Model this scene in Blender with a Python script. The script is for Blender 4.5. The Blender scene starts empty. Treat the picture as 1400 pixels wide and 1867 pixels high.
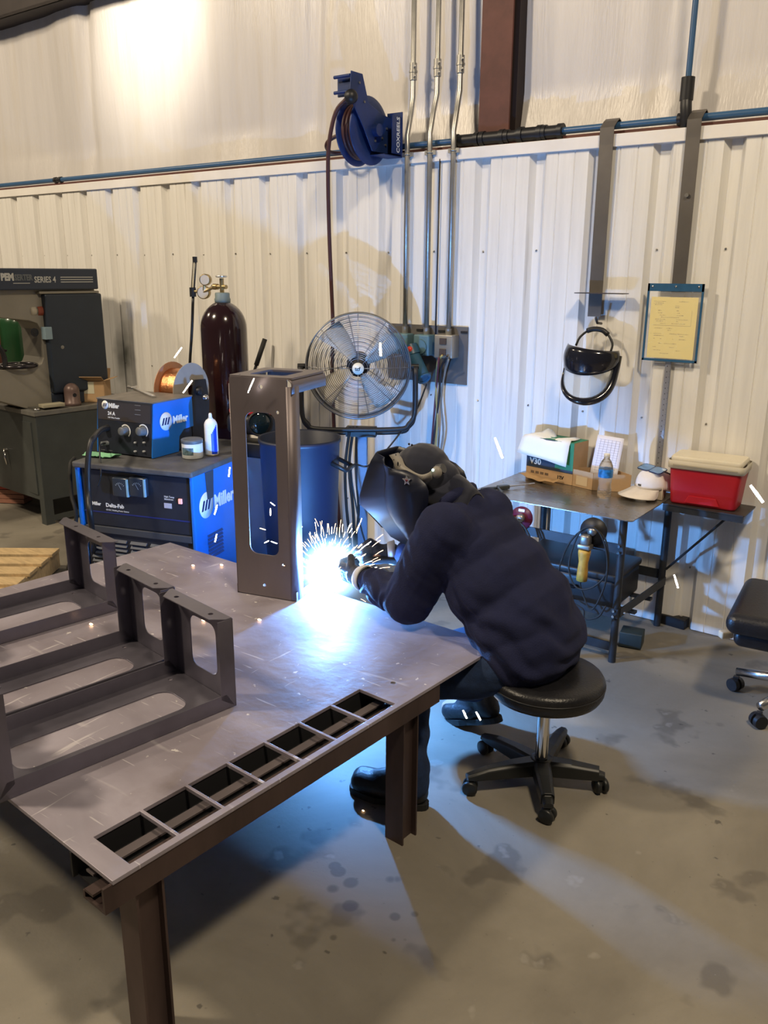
import bpy, bmesh, math, random
from mathutils import Vector, Matrix, noise
from mathutils.geometry import tessellate_polygon
random.seed(7)
SC = bpy.context.scene
COL = SC.collection
PI = math.pi
def V(*a): return Vector(a)
# ---------------------------------------------------------------- camera model
FPX = 1534.8; CH = 1.65
_P, _R, _Y = [math.radians(a) for a in (15.96, 0.343, 36.3)]
_F = V(-math.sin(_Y)*math.cos(_P), math.cos(_Y)*math.cos(_P), -math.sin(_P))
_R0 = V(math.cos(_Y), math.sin(_Y), 0); _U0 = _R0.cross(_F)
CR = math.cos(_R)*_R0 + math.sin(_R)*_U0
CU = -math.sin(_R)*_R0 + math.cos(_R)*_U0
CO = V(0, 0, CH)
def _ray(x, y): return _F + CR*((x-700)/FPX) - CU*((y-933.5)/FPX)
def Zp(x, y, h=0.0):
    d = _ray(x, y); return CO + d*((h-CH)/d.z)
def Yp(x, y, Y):
    d = _ray(x, y); return CO + d*(Y/d.y)
def Xp(x, y, X):
    d = _ray(x, y); return CO + d*(X/d.x)
cam = bpy.data.cameras.new('camera'); co = bpy.data.objects.new('camera', cam); COL.objects.link(co)
cam.sensor_fit = 'AUTO'; cam.sensor_width = 36; cam.lens = FPX/1867*36; cam.clip_start = 0.02
mw = Matrix((CR, CU, -_F)).transposed().to_4x4(); mw.translation = CO
co.matrix_world = mw; SC.camera = co
SC.view_settings.view_transform = 'Standard'; SC.view_settings.look = 'None'
SC.view_settings.gamma = 1; SC.view_settings.exposure = 0.0
SC.view_settings.use_curve_mapping = False

# ---------------------------------------------------------------- materials
MATS = {}
def mat(name, col, rough=0.5, metal=0.0, var=0.0, scale=8.0, stretch=(1,1,1), bump=0.0, bscale=60.0, alpha=1.0,
        trans=0.0, ior=1.45, emit=None, estr=0.0, spots=None, coat=0.0, sheen=0.0, rvar=0.0, vec='Object'):
    if name in MATS: return MATS[name]
    m = bpy.data.materials.new(name); m.use_nodes = True
    nt = m.node_tree; n = nt.nodes; L = nt.links
    b = n['Principled BSDF']
    b.inputs['Base Color'].default_value = (*col, 1); b.inputs['Roughness'].default_value = rough
    b.inputs['Metallic'].default_value = metal; b.inputs['IOR'].default_value = ior
    b.inputs['Transmission Weight'].default_value = trans; b.inputs['Alpha'].default_value = alpha
    b.inputs['Coat Weight'].default_value = coat; b.inputs['Sheen Weight'].default_value = sheen
    if emit: b.inputs['Emission Color'].default_value = (*emit, 1); b.inputs['Emission Strength'].default_value = estr
    if var or bump or spots or rvar:
        tc = n.new('ShaderNodeTexCoord'); mp = n.new('ShaderNodeMapping'); mp.inputs['Scale'].default_value = stretch
        L.new(tc.outputs[vec], mp.inputs[0])
    if var or spots or rvar:
        nz = n.new('ShaderNodeTexNoise'); nz.inputs['Scale'].default_value = scale; nz.inputs['Detail'].default_value = 6
        nz.inputs['Roughness'].default_value = 0.6
        L.new(mp.outputs[0], nz.inputs[0])
        cr = n.new('ShaderNodeValToRGB'); e = cr.color_ramp.elements
        e[0].position = 0.3; e[1].position = 0.7
        e[0].color = (*[c*(1-var) for c in col], 1); e[1].color = (*[min(1, c*(1+var)) for c in col], 1)
        L.new(nz.outputs[0], cr.inputs[0]); out = cr.outputs[0]
        if spots:   # (colour, scale, threshold, width, strength)
            for (sc, ss, th, wd, st) in spots:
                n2 = n.new('ShaderNodeTexNoise'); n2.inputs['Scale'].default_value = ss; n2.inputs['Detail'].default_value = 5
                L.new(mp.outputs[0], n2.inputs[0])
                r2 = n.new('ShaderNodeMapRange'); r2.inputs[1].default_value = th; r2.inputs[2].default_value = th+wd
                r2.inputs[4].default_value = st; L.new(n2.outputs[0], r2.inputs[0])
                mx = n.new('ShaderNodeMix'); mx.data_type = 'RGBA'; L.new(r2.outputs[0], mx.inputs[0]); L.new(out, mx.inputs[6])
                mx.inputs[7].default_value = (*sc, 1); out = mx.outputs[2]
        L.new(out, b.inputs['Base Color'])
        if rvar:
            rr = n.new('ShaderNodeMapRange'); rr.inputs[1].default_value = 0.3; rr.inputs[2].default_value = 0.7
            rr.inputs[3].default_value = max(0.02, rough-rvar); rr.inputs[4].default_value = min(1, rough+rvar)
            L.new(nz.outputs[0], rr.inputs[0]); L.new(rr.outputs[0], b.inputs['Roughness'])
    if bump:
        nb = n.new('ShaderNodeTexNoise'); nb.inputs['Scale'].default_value = bscale; nb.inputs['Detail'].default_value = 4
        L.new(mp.outputs[0], nb.inputs[0])
        bp = n.new('ShaderNodeBump'); bp.inputs['Strength'].default_value = bump; bp.inputs['Distance'].default_value = 0.01
        L.new(nb.outputs[0], bp.inputs['Height']); L.new(bp.outputs[0], b.inputs['Normal'])
    MATS[name] = m
    return m

# ---------------------------------------------------------------- mesh builder
class MB:
    def __init__(s, M=None): s.v = []; s.f = []; s.sm = []; s.mi = []; s.M = M or Matrix.Identity(4); s.m = 0
    def add(s, vs, fs, smooth=False, M=None):
        T = s.M @ M if M is not None else s.M
        k = len(s.v); s.v += [T @ Vector(p) for p in vs]
        for f in fs: s.f.append([i+k for i in f]); s.sm.append(smooth); s.mi.append(s.m)
        return s
    def box(s, c, d, rz=0, M=None):
        x, y, z = [q/2 for q in d]
        vs = [V(a*x, b*y, e*z) for a in (-1, 1) for b in (-1, 1) for e in (-1, 1)]
        T = Matrix.Translation(Vector(c)) @ Matrix.Rotation(rz, 4, 'Z')
        if M is not None: T = T @ M
        return s.add(vs, [(0,1,3,2),(4,6,7,5),(0,4,5,1),(2,3,7,6),(0,2,6,4),(1,5,7,3)], False, T)
    def bx(s, x0, x1, y0, y1, z0, z1): return s.box(((x0+x1)/2, (y0+y1)/2, (z0+z1)/2), (x1-x0, y1-y0, z1-z0))
    def rbox(s, c, d, r, rz=0, seg=3, M=None):
        bm = bmesh.new(); bmesh.ops.create_cube(bm, size=1)
        for v in bm.verts: v.co = V(v.co.x*d[0], v.co.y*d[1], v.co.z*d[2])
        bmesh.ops.bevel(bm, geom=bm.edges[:], offset=r, segments=seg, profile=0.5, affect='EDGES')
        bm.verts.ensure_lookup_table()
        T = Matrix.Translation(Vector(c)) @ Matrix.Rotation(rz, 4, 'Z')
        if M is not None: T = T @ M
        s.add([v.co.copy() for v in bm.verts], [[v.index for v in f.verts] for f in bm.faces], True, T); bm.free(); return s
    def cyl(s, p0, p1, r0, r1=None, n=16, cap=True, smooth=True):
        p0, p1 = Vector(p0), Vector(p1); r1 = r0 if r1 is None else r1
        q = (p1-p0).to_track_quat('Z', 'Y').to_matrix()
        vs = []
        for p, r in ((p0, r0), (p1, r1)):
            for i in range(n):
                a = 2*PI*i/n; vs.append(p + q @ V(r*math.cos(a), r*math.sin(a), 0))
        s.add(vs, [(i, (i+1) % n, n+(i+1) % n, n+i) for i in range(n)], smooth)
        if cap:
            s.add(vs[:n], [list(range(n))[::-1]]); s.add(vs[n:], [list(range(n))])
        return s
    def tube(s, pts, r, n=8, closed=False, cap=True, cubic=0):
        pts = [Vector(p) for p in pts]
        if cubic: pts = smooth_path(pts, cubic, closed)
        N = len(pts); rs = r if isinstance(r, (list, tuple)) else [r]*N
        if len(rs) != N: rs = [rs[0]+(rs[-1]-rs[0])*i/(N-1) for i in range(N)]
        up = None; vs = []
        for i, p in enumerate(pts):
            a = pts[(i-1) % N] if (closed or i > 0) else p; b = pts[(i+1) % N] if (closed or i < N-1) else p
            t = (b-a).normalized()
            if up is None: up = t.orthogonal().normalized()
            else:
                up = up - t*up.dot(t)
                up = up.normalized() if up.length > 1e-6 else t.orthogonal().normalized()
            w = t.cross(up)
            for k in range(n):
                an = 2*PI*k/n; vs.append(p + (up*math.cos(an) + w*math.sin(an))*rs[i])
        fs = []
        for i in range(N if closed else N-1):
            j = (i+1) % N
            for k in range(n): fs.append((i*n+k, i*n+(k+1) % n, j*n+(k+1) % n, j*n+k))
        if cap and not closed: fs += [list(range(n))[::-1], [(N-1)*n+k for k in range(n)]]
        return s.add(vs, fs, True)
    def lathe(s, prof, c=(0,0,0), n=32, M=None, smooth=True):
        vs = []; fs = []
        for r, z in prof:
            for i in range(n):
                a = 2*PI*i/n; vs.append(V(r*math.cos(a), r*math.sin(a), z))
        for j in range(len(prof)-1):
            for i in range(n): fs.append((j*n+i, j*n+(i+1) % n, (j+1)*n+(i+1) % n, (j+1)*n+i))
        T = Matrix.Translation(Vector(c))
        if M is not None: T = T @ M
        return s.add(vs, fs, smooth, T)
    def ball(s, c, r, sc=(1,1,1), n=16, M=None):
        pr = [(max(1e-5, math.sin(PI*i/10))*r, -math.cos(PI*i/10)*r) for i in range(11)]
        T = Matrix.Diagonal((*sc, 1))
        if M is not None: T = M @ T
        return s.lathe(pr, c, n, T)
    def torus(s, c, R, r, axis=(0,0,1), n=48, k=8):
        q = Vector(axis).to_track_quat('Z', 'Y').to_matrix()
        return s.tube([Vector(c)+q @ V(R*math.cos(2*PI*i/n), R*math.sin(2*PI*i/n), 0) for i in range(n)], r, k, closed=True)
    def plate(s, outer, holes=(), t=0.003, M=None):
        """2D outline (xy) with holes, extruded from z=0 to z=t"""
        loops = [[V(x, y, 0) for x, y in outer]] + [[V(x, y, 0) for x, y in h] for h in holes]
        tri = tessellate_polygon(loops); flat = [p for l in loops for p in l]; n = len(flat)
        vs = flat + [p+V(0, 0, t) for p in flat]
        fs = [tuple(reversed(q)) for q in tri] + [tuple(i+n for i in q) for q in tri]
        k = 0
        for l in loops:
            m = len(l)
            for i in range(m): fs.append((k+i, k+(i+1) % m, n+k+(i+1) % m, n+k+i))
            k += m
        return s.add(vs, fs, False, M)
    def sheet(s, grid, smooth=True, t=0):
        R, C = len(grid), len(grid[0]); vs = [p for r in grid for p in r]
        fs = [(i*C+j, i*C+j+1, (i+1)*C+j+1, (i+1)*C+j) for i in range(R-1) for j in range(C-1)]
        return s.add(vs, fs, smooth)
    def build(s, name, material, parent=None, bevel=0, solid=0, sub=0, **tags):
        me = bpy.data.meshes.new(name)
        inv = wm(parent).inverted() if parent is not None else Matrix.Identity(4)
        me.from_pydata([inv @ p for p in s.v], [], s.f)
        ms = material if isinstance(material, (list, tuple)) else [material]
        for m in ms: me.materials.append(m)
        me.polygons.foreach_set('use_smooth', s.sm); me.polygons.foreach_set('material_index', [min(i, len(ms)-1) for i in s.mi])
        bm = bmesh.new(); bm.from_mesh(me); bmesh.ops.recalc_face_normals(bm, faces=bm.faces); bm.to_mesh(me); bm.free()
        me.update()
        return link(name, me, parent, bevel, solid, sub, **tags)
def wm(o):
    if o.parent is not None: return wm(o.parent)      # parts sit at their parent's origin
    return Matrix.Translation(o.location) @ Matrix.Rotation(o.rotation_euler.z, 4, 'Z')
def link(name, me, parent=None, bevel=0, solid=0, sub=0, **tags):
    o = bpy.data.objects.new(name, me); COL.objects.link(o)
    if parent is not None:
        o.parent = parent
    if solid:
        md = o.modifiers.new('solid', 'SOLIDIFY'); md.thickness = solid; md.offset = 0
    if bevel:
        md = o.modifiers.new('bevel', 'BEVEL'); md.width = bevel; md.segments = 2; md.limit_method = 'ANGLE'; md.angle_limit = 0.7
    if sub:
        md = o.modifiers.new('sub', 'SUBSURF'); md.levels = sub; md.render_levels = sub
    for k, v in tags.items(): o[k] = v
    return o
def smooth_path(p, k=4, closed=False):
    out = []; N = len(p)
    for i in range(N if closed else N-1):
        a = p[(i-1) % N] if (closed or i > 0) else p[0]*2-p[1]
        b, c = p[i], p[(i+1) % N]
        d = p[(i+2) % N] if (closed or i < N-2) else p[-1]*2-p[-2]
        for j in range(k):
            t = j/k
            out.append(0.5*((2*b)+(c-a)*t+(2*a-5*b+4*c-d)*t*t+(3*b-a-3*c+d)*t**3))
    if not closed: out.append(p[-1])
    return out
def rrect(x0, x1, y0, y1, r, k=5):
    pts = []
    for cx, cy, a0 in ((x1-r, y1-r, 0), (x0+r, y1-r, 90), (x0+r, y0+r, 180), (x1-r, y0+r, 270)):
        for i in range(k+1):
            a = math.radians(a0+90*i/k); pts.append((cx+r*math.cos(a), cy+r*math.sin(a)))
    return pts
def circ(cx, cy, r, n=12): return [(cx+r*math.cos(2*PI*i/n), cy+r*math.sin(2*PI*i/n)) for i in range(n)]
def frame(o, x, y=None, z=None):
    """matrix with given origin and axis vectors (x,y given; z = x × y)"""
    x = Vector(x).normalized(); y = Vector(y).normalized(); z = x.cross(y).normalized(); y = z.cross(x)
    m = Matrix((x, y, z)).transposed().to_4x4(); m.translation = Vector(o); return m
def thing(name, label, cat, loc=(0,0,0), rz=0, group=None):
    o = bpy.data.objects.new(name, None); COL.objects.link(o); o.empty_display_size = 0.05
    o.location = loc; o.rotation_euler = (0, 0, rz)
    o['label'] = label; o['category'] = cat
    if group: o['group'] = group
    return o
def tag(o, label, cat, group=None, kind=None):
    o['label'] = label; o['category'] = cat
    if group: o['group'] = group
    if kind: o['kind'] = kind
    return o
def copy_thing(o, delta, label):
    c = o.copy(); COL.objects.link(c); c['label'] = label
    c.location = o.location + Vector(delta)
    def rec(a, b):
        for ch in list(a.children):
            d = ch.copy(); COL.objects.link(d); d.parent = b; rec(ch, d)
    rec(o, c); return c
def text(body, size, M, material, name='lettering', parent=None, sx=1.0, ext=0.0004, align='LEFT', bold=0.0, **tags):
    """flat lettering in the xy plane of M (x right, y up)"""
    cu = bpy.data.curves.new('t', 'FONT'); cu.body = body; cu.size = size; cu.extrude = ext; cu.align_x = align; cu.offset = bold
    cu.resolution_u = 2
    t = bpy.data.objects.new('t', cu); COL.objects.link(t)
    dg = bpy.context.evaluated_depsgraph_get(); me = bpy.data.meshes.new_from_object(t.evaluated_get(dg))
    bpy.data.objects.remove(t); bpy.data.curves.remove(cu)
    me.transform(M @ Matrix.Diagonal((sx, 1, 1, 1)))
    if parent is not None: me.transform(wm(parent).inverted())
    me.materials.clear(); me.materials.append(material); me.name = name
    return link(name, me, parent, **tags)
def meshfrom(mb, voxel, smooth=6, factor=0.6, adapt=0):
    """weld overlapping capsules of one body into one continuous smooth skin"""
    me = bpy.data.meshes.new('tmp'); me.from_pydata(mb.v, [], mb.f)
    o = bpy.data.objects.new('tmp', me); COL.objects.link(o)
    r = o.modifiers.new('r', 'REMESH'); r.mode = 'VOXEL'; r.voxel_size = voxel
    s = o.modifiers.new('s', 'SMOOTH'); s.iterations = smooth; s.factor = factor
    dg = bpy.context.evaluated_depsgraph_get(); out = bpy.data.meshes.new_from_object(o.evaluated_get(dg))
    bpy.data.objects.remove(o); bpy.data.meshes.remove(me)
    return out
def skinpart(mb, name, material, parent, voxel=0.01, smooth=6, disp=None, factor=0.6, **tags):
    me = meshfrom(mb, voxel, smooth, factor)
    if disp:
        me.update(); ns = [v.normal.copy() for v in me.vertices]
        for v, n_ in zip(me.vertices, ns): v.co += n_*disp(v.co)
    if parent is not None: me.transform(wm(parent).inverted())
    me.materials.clear(); me.materials.append(material); me.name = name
    me.polygons.foreach_set('use_smooth', [True]*len(me.polygons)); me.update()
    return link(name, me, parent, **tags)
def cap(mb, p0, p1, r0, r1=None, n=16):
    """closed capsule from p0 to p1 with hemispherical ends"""
    r1 = r0 if r1 is None else r1
    p0, p1 = Vector(p0), Vector(p1); d = p1-p0; L = d.length
    q = (d if L > 1e-6 else V(0, 0, 1)).to_track_quat('Z', 'Y').to_matrix().to_4x4(); q.translation = p0
    pr = [(max(1e-4, r0*math.sin(a)), -r0*math.cos(a)) for a in [PI/2*i/5 for i in range(6)]]
    pr += [(max(1e-4, r1*math.cos(a)), L+r1*math.sin(a)) for a in [PI/2*i/5 for i in range(6)]]
    vs = []; fs = []
    for r, z in pr:
        for i in range(n): vs.append(V(r*math.cos(2*PI*i/n), r*math.sin(2*PI*i/n), z))
    for j in range(len(pr)-1):
        for i in range(n): fs.append((j*n+i, j*n+(i+1) % n, (j+1)*n+(i+1) % n, (j+1)*n+i))
    fs += [list(range(n))[::-1], [(len(pr)-1)*n+i for i in range(n)]]
    mb.add(vs, fs, True, q); return mb
# ---------------------------------------------------------------- shared materials
W = 3.887          # y of the corrugated liner
M_white = mat('painted liner', (.72,.70,.66), .42, 0, var=.07, scale=3, stretch=(9,9,.5), spots=[((.33,.30,.25), 2.2, .62, .12, .45), ((.45,.42,.38), 40, .66, .06, .4)])
M_trim = mat('painted trim', (.76,.73,.69), .4, 0, var=.06, scale=6)
M_black = mat('black plastic', (.012,.012,.014), .45, 0, var=.3, scale=20)
M_rubber = mat('black rubber', (.012,.012,.012), .7, 0, bump=.1)
M_steel = mat('mill scale steel', (.085,.075,.072), .42, .75, var=.3, scale=7, rvar=.12, spots=[((.10,.06,.045), 5, .55, .15, .5)])
M_bracket = mat('bent sheet steel', (.155,.145,.18), .38, .65, var=.18, scale=5, rvar=.1, bump=.03)
M_brown = mat('brown scale steel', (.165,.14,.145), .45, .5, var=.15, scale=4, rvar=.1, stretch=(1,1,.4))
M_chrome = mat('bright steel', (.62,.60,.58), .22, 1, var=.08, scale=10)
M_galv = mat('galvanised conduit', (.42,.41,.38), .38, .85, var=.15, scale=14)
M_rust = mat('red oxide iron', (.09,.032,.024), .6, .1, var=.25, scale=8)
M_bluepipe = mat('blue pipe', (.035,.095,.20), .35, 0, var=.1, scale=5)
M_card = mat('brown cardboard', (.42,.27,.14), .8, 0, var=.1, scale=9)
M_paper = mat('white paper', (.80,.79,.74), .8, 0, var=.03)
M_leather = mat('black vinyl', (.010,.010,.012), .36, 0, var=.2, scale=30, bump=.15, bscale=140)
M_letter_w = mat('white lettering', (.78,.80,.80), .5)
M_dkpanel = mat('dark front panel', (.018,.022,.035), .38, 0, var=.2, scale=12)
M_mblue = mat('blue enamel', (.012,.16,.62), .33, 0, var=.08, scale=6, coat=.2)
M_screw = mat('screw heads', (.25,.24,.22), .4, .8)

# ---------------------------------------------------------------- room shell
def floor_mat():
    m = bpy.data.materials.new('worn concrete'); m.use_nodes = True; nt = m.node_tree; n = nt.nodes; L = nt.links; b = n['Principled BSDF']
    tc = n.new('ShaderNodeTexCoord')
    def nz(s, d=8, r=.65, dist=0):
        q = n.new('ShaderNodeTexNoise'); q.inputs['Scale'].default_value = s; q.inputs['Detail'].default_value = d
        q.inputs['Roughness'].default_value = r; q.inputs['Distortion'].default_value = dist; L.new(tc.outputs['Object'], q.inputs[0]); return q
    a = nz(1.3, 8, .6, .6); cr = n.new('ShaderNodeValToRGB'); e = cr.color_ramp.elements
    e[0].position = .3; e[0].color = (.145,.128,.10,1); e[1].position = .72; e[1].color = (.265,.240,.195,1)
    L.new(a.outputs[0], cr.inputs[0]); out = cr.outputs[0]
    for s, th, w, st, col in ((4.5,.60,.05,.55,(.085,.075,.062)), (17,.70,.03,.7,(.05,.045,.04)), (9,.67,.05,.5,(.30,.28,.24)), (60,.70,.06,.5,(.09,.08,.07)), (120,.76,.03,.6,(.42,.40,.36))):
        q = nz(s, 3, .5); r = n.new('ShaderNodeMapRange'); r.inputs[1].default_value = th; r.inputs[2].default_value = th+w; r.inputs[4].default_value = st
        L.new(q.outputs[0], r.inputs[0]); mx = n.new('ShaderNodeMix'); mx.data_type = 'RGBA'; L.new(r.outputs[0], mx.inputs[0]); L.new(out, mx.inputs[6]); mx.inputs[7].default_value = (*col, 1); out = mx.outputs[2]
    # spilled oil blotches beside the table leg
    vo = n.new('ShaderNodeTexVoronoi'); vo.inputs['Scale'].default_value = 13; L.new(tc.outputs['Object'], vo.inputs[0])
    ds = n.new('ShaderNodeVectorMath'); ds.operation = 'DISTANCE'; L.new(tc.outputs['Object'], ds.inputs[0]); ds.inputs[1].default_value = tuple(Zp(655, 1625))
    r1 = n.new('ShaderNodeMapRange'); r1.inputs[1].default_value = .05; r1.inputs[2].default_value = .24; r1.inputs[3].default_value = .42; r1.inputs[4].default_value = .0; L.new(ds.outputs['Value'], r1.inputs[0])
    lt = n.new('ShaderNodeMath'); lt.operation = 'SUBTRACT'; L.new(r1.outputs[0], lt.inputs[0]); L.new(vo.outputs['Distance'], lt.inputs[1])
    r3 = n.new('ShaderNodeMapRange'); r3.inputs[1].default_value = -.03; r3.inputs[2].default_value = .04; r3.inputs[4].default_value = .55; L.new(lt.outputs[0], r3.inputs[0])
    mx = n.new('ShaderNodeMix'); mx.data_type = 'RGBA'; L.new(r3.outputs[0], mx.inputs[0]); L.new(out, mx.inputs[6]); mx.inputs[7].default_value = (.05,.045,.04,1)
    L.new(mx.outputs[2], b.inputs['Base Color']); b.inputs['Roughness'].default_value = .62
    q = nz(45, 6); bp = n.new('ShaderNodeBump'); bp.inputs['Strength'].default_value = .12; bp.inputs['Distance'].default_value = .01; L.new(q.outputs[0], bp.inputs['Height']); L.new(bp.outputs[0], b.inputs['Normal'])
    return m
MB().bx(-12, 4.5, -3, W+.25, -.1, 0).build('floor', floor_mat(), kind='structure')
# corrugated liner panel: wide flats toward the room, trapezoid grooves between them
P = .2985; X0 = -1.111
prof = []
k = -30
while X0+k*P > -11.2: k -= 1
x = X0+k*P
while x < 3.2:
    prof += [(x, W), (x+.022, W+.033), (x+.068, W+.033), (x+.090, W),
             (x+.146, W), (x+.150, W+.004), (x+.154, W), (x+.228, W), (x+.232, W+.004), (x+.236, W)]
    x += P
mb = MB(); g = [[V(px_, py_, z) for px_, py_ in prof] for z in (0.004, 1.1, 2.2)]
mb.sheet(g, False); wall = mb.build('wall_back', M_white, kind='structure', solid=.0015)
def soot(m):
    nt = m.node_tree; n = nt.nodes; L = nt.links; b = n['Principled BSDF']; src = b.inputs['Base Color'].links[0].from_socket
    c = Yp(228, 645, W); tc = n.new('ShaderNodeTexCoord'); mp = n.new('ShaderNodeMapping'); mp.inputs['Scale'].default_value = (1/.15, 1, 1/.30); mp.inputs['Location'].default_value = (-c.x/.15, -W, -c.z/.30)
    L.new(tc.outputs['Object'], mp.inputs[0]); ln = n.new('ShaderNodeVectorMath'); ln.operation = 'LENGTH'; L.new(mp.outputs[0], ln.inputs[0])
    nz = n.new('ShaderNodeTexNoise'); nz.inputs['Scale'].default_value = 6; L.new(tc.outputs['Object'], nz.inputs[0]); ad = n.new('ShaderNodeMath'); ad.operation = 'ADD'; L.new(ln.outputs['Value'], ad.inputs[0]); L.new(nz.outputs[0], ad.inputs[1])
    mr = n.new('ShaderNodeMapRange'); mr.inputs[1].default_value = .5; mr.inputs[2].default_value = 1.4; mr.inputs[3].default_value = .95; mr.inputs[4].default_value = 0; L.new(ad.outputs[0], mr.inputs[0])
    mx = n.new('ShaderNodeMix'); mx.data_type = 'RGBA'; L.new(mr.outputs[0], mx.inputs[0]); L.new(src, mx.inputs[6]); mx.inputs[7].default_value = (.05,.055,.04,1); L.new(mx.outputs[2], b.inputs['Base Color'])
soot(M_white)
# screws on the liner
mb = MB()
for row in (0.30, .99, 1.75):
    x = X0-27*P
    while x < 1.5: mb.cyl((x+.045, W+.034, row+.004*math.sin(x*9)), (x+.045, W+.027, row), .0045, n=8); x += P
mb.build('wall_screw', M_screw, wall, kind='stuff')
MB().bx(-11, 3.2, W-.014, W+.07, 2.190, 2.243).build('trim_1', M_trim, kind='structure', bevel=.002)
mb = MB(); mb.bx(-11, 3.2, W+.03, W+.16, 2.243, 2.262); mb.build('trim_2', M_rust, kind='structure')
# insulation above the liner, slack white vinyl between the girts
YI = W+.20
def ins_y(x, z):
    b = .05*noise.noise(V(x*1.1, z*.5, 3.1)) + .018*noise.noise(V(x*3.4, z*.35, 9)) + .006*noise.noise(V(x*9, z*.5, 2))
    seam = 0
    for sx in (-5.55, -3.45, -1.42, .4):
        d = x-sx-.03*math.sin(z*2.1); seam += .045*math.exp(-(d/.05)**2)
    k = min(1, max(0, (z-2.24)/.25)); return YI - .06 - b*k + seam*k - (1-k)*.03
mb = MB(); g = []
for i in range(60):
    z = 2.23+1.9*i/59
    g.append([V(-10+.05*j, ins_y(-10+.05*j, z), z) for j in range(264)])
mb.sheet(g)
M_ins = mat('white vinyl facing', (.56,.535,.52), .33, 0, var=.05, scale=2, stretch=(7,7,.6), bump=.25, bscale=14, spots=[((.50,.45,.38), 1.4, .55, .2, .5)])
mb.build('wall_upper', M_ins, kind='structure')
# girt above (top left of the photo)
mb = MB(); mb.bx(-11, 3.2, W-.02, W+.16, 3.40, 3.42); mb.bx(-11, 3.2, W-.02, W-.008, 3.40, 3.62)
mb.build('trim_3', mat('dark girt', (.03,.022,.02), .6, .2, var=.2), kind='structure')
# column: front flange, web, rear flange
mb = MB(); xl, xr = -2.318, -2.150
mb.bx(xl, xr, W+.040, W+.052, 0, 4.2); mb.bx((xl+xr)/2-.006, (xl+xr)/2+.006, W+.05, W+.30, 0, 4.2); mb.bx(xl, xr, W+.30, W+.315, 0, 4.2)
mb.build('trim_4', M_rust, kind='structure')
mb = MB(); mb.bx(xr-.06, xr+.020, W+.075, W+.085, 2.25, 4.2); mb.bx(xr+.012, xr+.020, W+.085, W+.25, 2.25, 4.2); mb.build('trim_5', mat('column recess shade', (.018,.010,.010), .7), kind='structure')  # dark strips painting in the shade of the recess beside the web

# ---------------------------------------------------------------- air pipe, conduits, reel
yp = W+.030; zp = 2.283
t = thing('air_pipe', 'long blue compressed air pipe running along the wall above the white trim', 'pipe', (-3, yp, zp))
mb = MB(); mb.cyl((-11, yp, zp), (3.1, yp, zp), .0155, n=20); mb.build('pipe_run', M_bluepipe, t)
def coupling(a, b, r, ribs=True):
    mb = MB(); mb.cyl((a, yp, zp), (b, yp, zp), r, n=20)
    for e in (a, b): mb.cyl((e-.012, yp, zp), (e+.012, yp, zp), r*1.18, n=20)
    mb.build('coupling', M_black, t)
xa = lambda px: Yp(px, 270-.098*(px-800), yp).x
for a, b in ((105-2, 112), ): coupling(xa(a), xa(b), .018)
coupling(xa(832), xa(870), .028); coupling(xa(880), xa(916), .029); coupling(xa(924), xa(946), .026); coupling(xa(950), xa(985), .031); coupling(xa(992), xa(1022), .029)
# drop with tee
tx = -1.293
t2 = thing('air_drop_pipe', 'vertical blue air pipe rising from a black tee on the wall pipe', 'pipe', (tx, yp-.02, zp+.1))
MB().cyl((tx, yp-.01, zp+.13), (tx, yp-.01, 4.3), .0125, n=16).build('pipe_run', M_bluepipe, t2)
mb = MB(); mb.tube([(tx+.012, yp-.01, zp-.05), (tx+.006, yp-.02, zp+.03), (tx, yp-.012, zp+.08), (tx, yp-.01, zp+.15)], .024, 14, cubic=3)
mb.cyl((tx, yp-.01, zp+.07), (tx, yp-.01, zp+.16), .028, n=16); mb.cyl((tx-.03, yp, zp), (tx+.04, yp, zp), .026, n=16)
mb.build('tee_fitting', M_black, t2)
def conduit(px_lo, px_mid, px_hi, label):
    pts = [Yp(px_lo, 612, W-.03), Yp(px_mid, 290, W-.03)]
    x0 = pts[0].x; xm = (pts[0].x+pts[1].x)/2
    t = thing('conduit', label, 'conduit', (xm, W-.03, 1.35), group=None)
    mb = MB(); hi = Yp(*px_hi, W+.06)
    mb.tube([(xm, W-.028, 1.33), (xm, W-.028, 2.26), (xm-.004, W-.025, 2.32), (xm-.02, W+.03, 2.44), (hi.x, W+.062, 2.52), (hi.x, W+.062, 4.2)], .0135, 12)
    mb.build('tube', M_galv, t)
    mb = MB(); mb.cyl((hi.x, W+.062, 2.60), (hi.x, W+.062, 2.68), .019, n=14); mb.cyl((hi.x, W+.062, 2.635), (hi.x, W+.062, 2.645), .022, n=14)
    for zz in (2.617, 2.662): mb.cyl((hi.x+.01, W+.062, zz), (hi.x+.026, W+.04, zz), .004, n=8)
    mb.build('set_screw_coupling', M_galv, t)
    mb = MB(); mb.box((xm, W-.02, 2.232), (.062, .02, .022)); mb.torus((xm, W-.028, 2.232), .0145, .004, n=20)
    mb.build('strap_clamp', M_galv, t)
    mb = MB(); mb.cyl((xm, W-.028, 1.325), (xm, W-.028, 1.36), .018, n=14); mb.build('connector', M_galv, t)
    return xm
cx1 = conduit(738, 742, (753,130), 'left of the three vertical galvanised conduits, beside the hose reel')
cx2 = conduit(775, 785, (797,130), 'middle of the three vertical galvanised conduits on the wall')
cx3 = conduit(818, 825, (839,125), 'right of the three vertical galvanised conduits, nearest the brown column')
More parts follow.
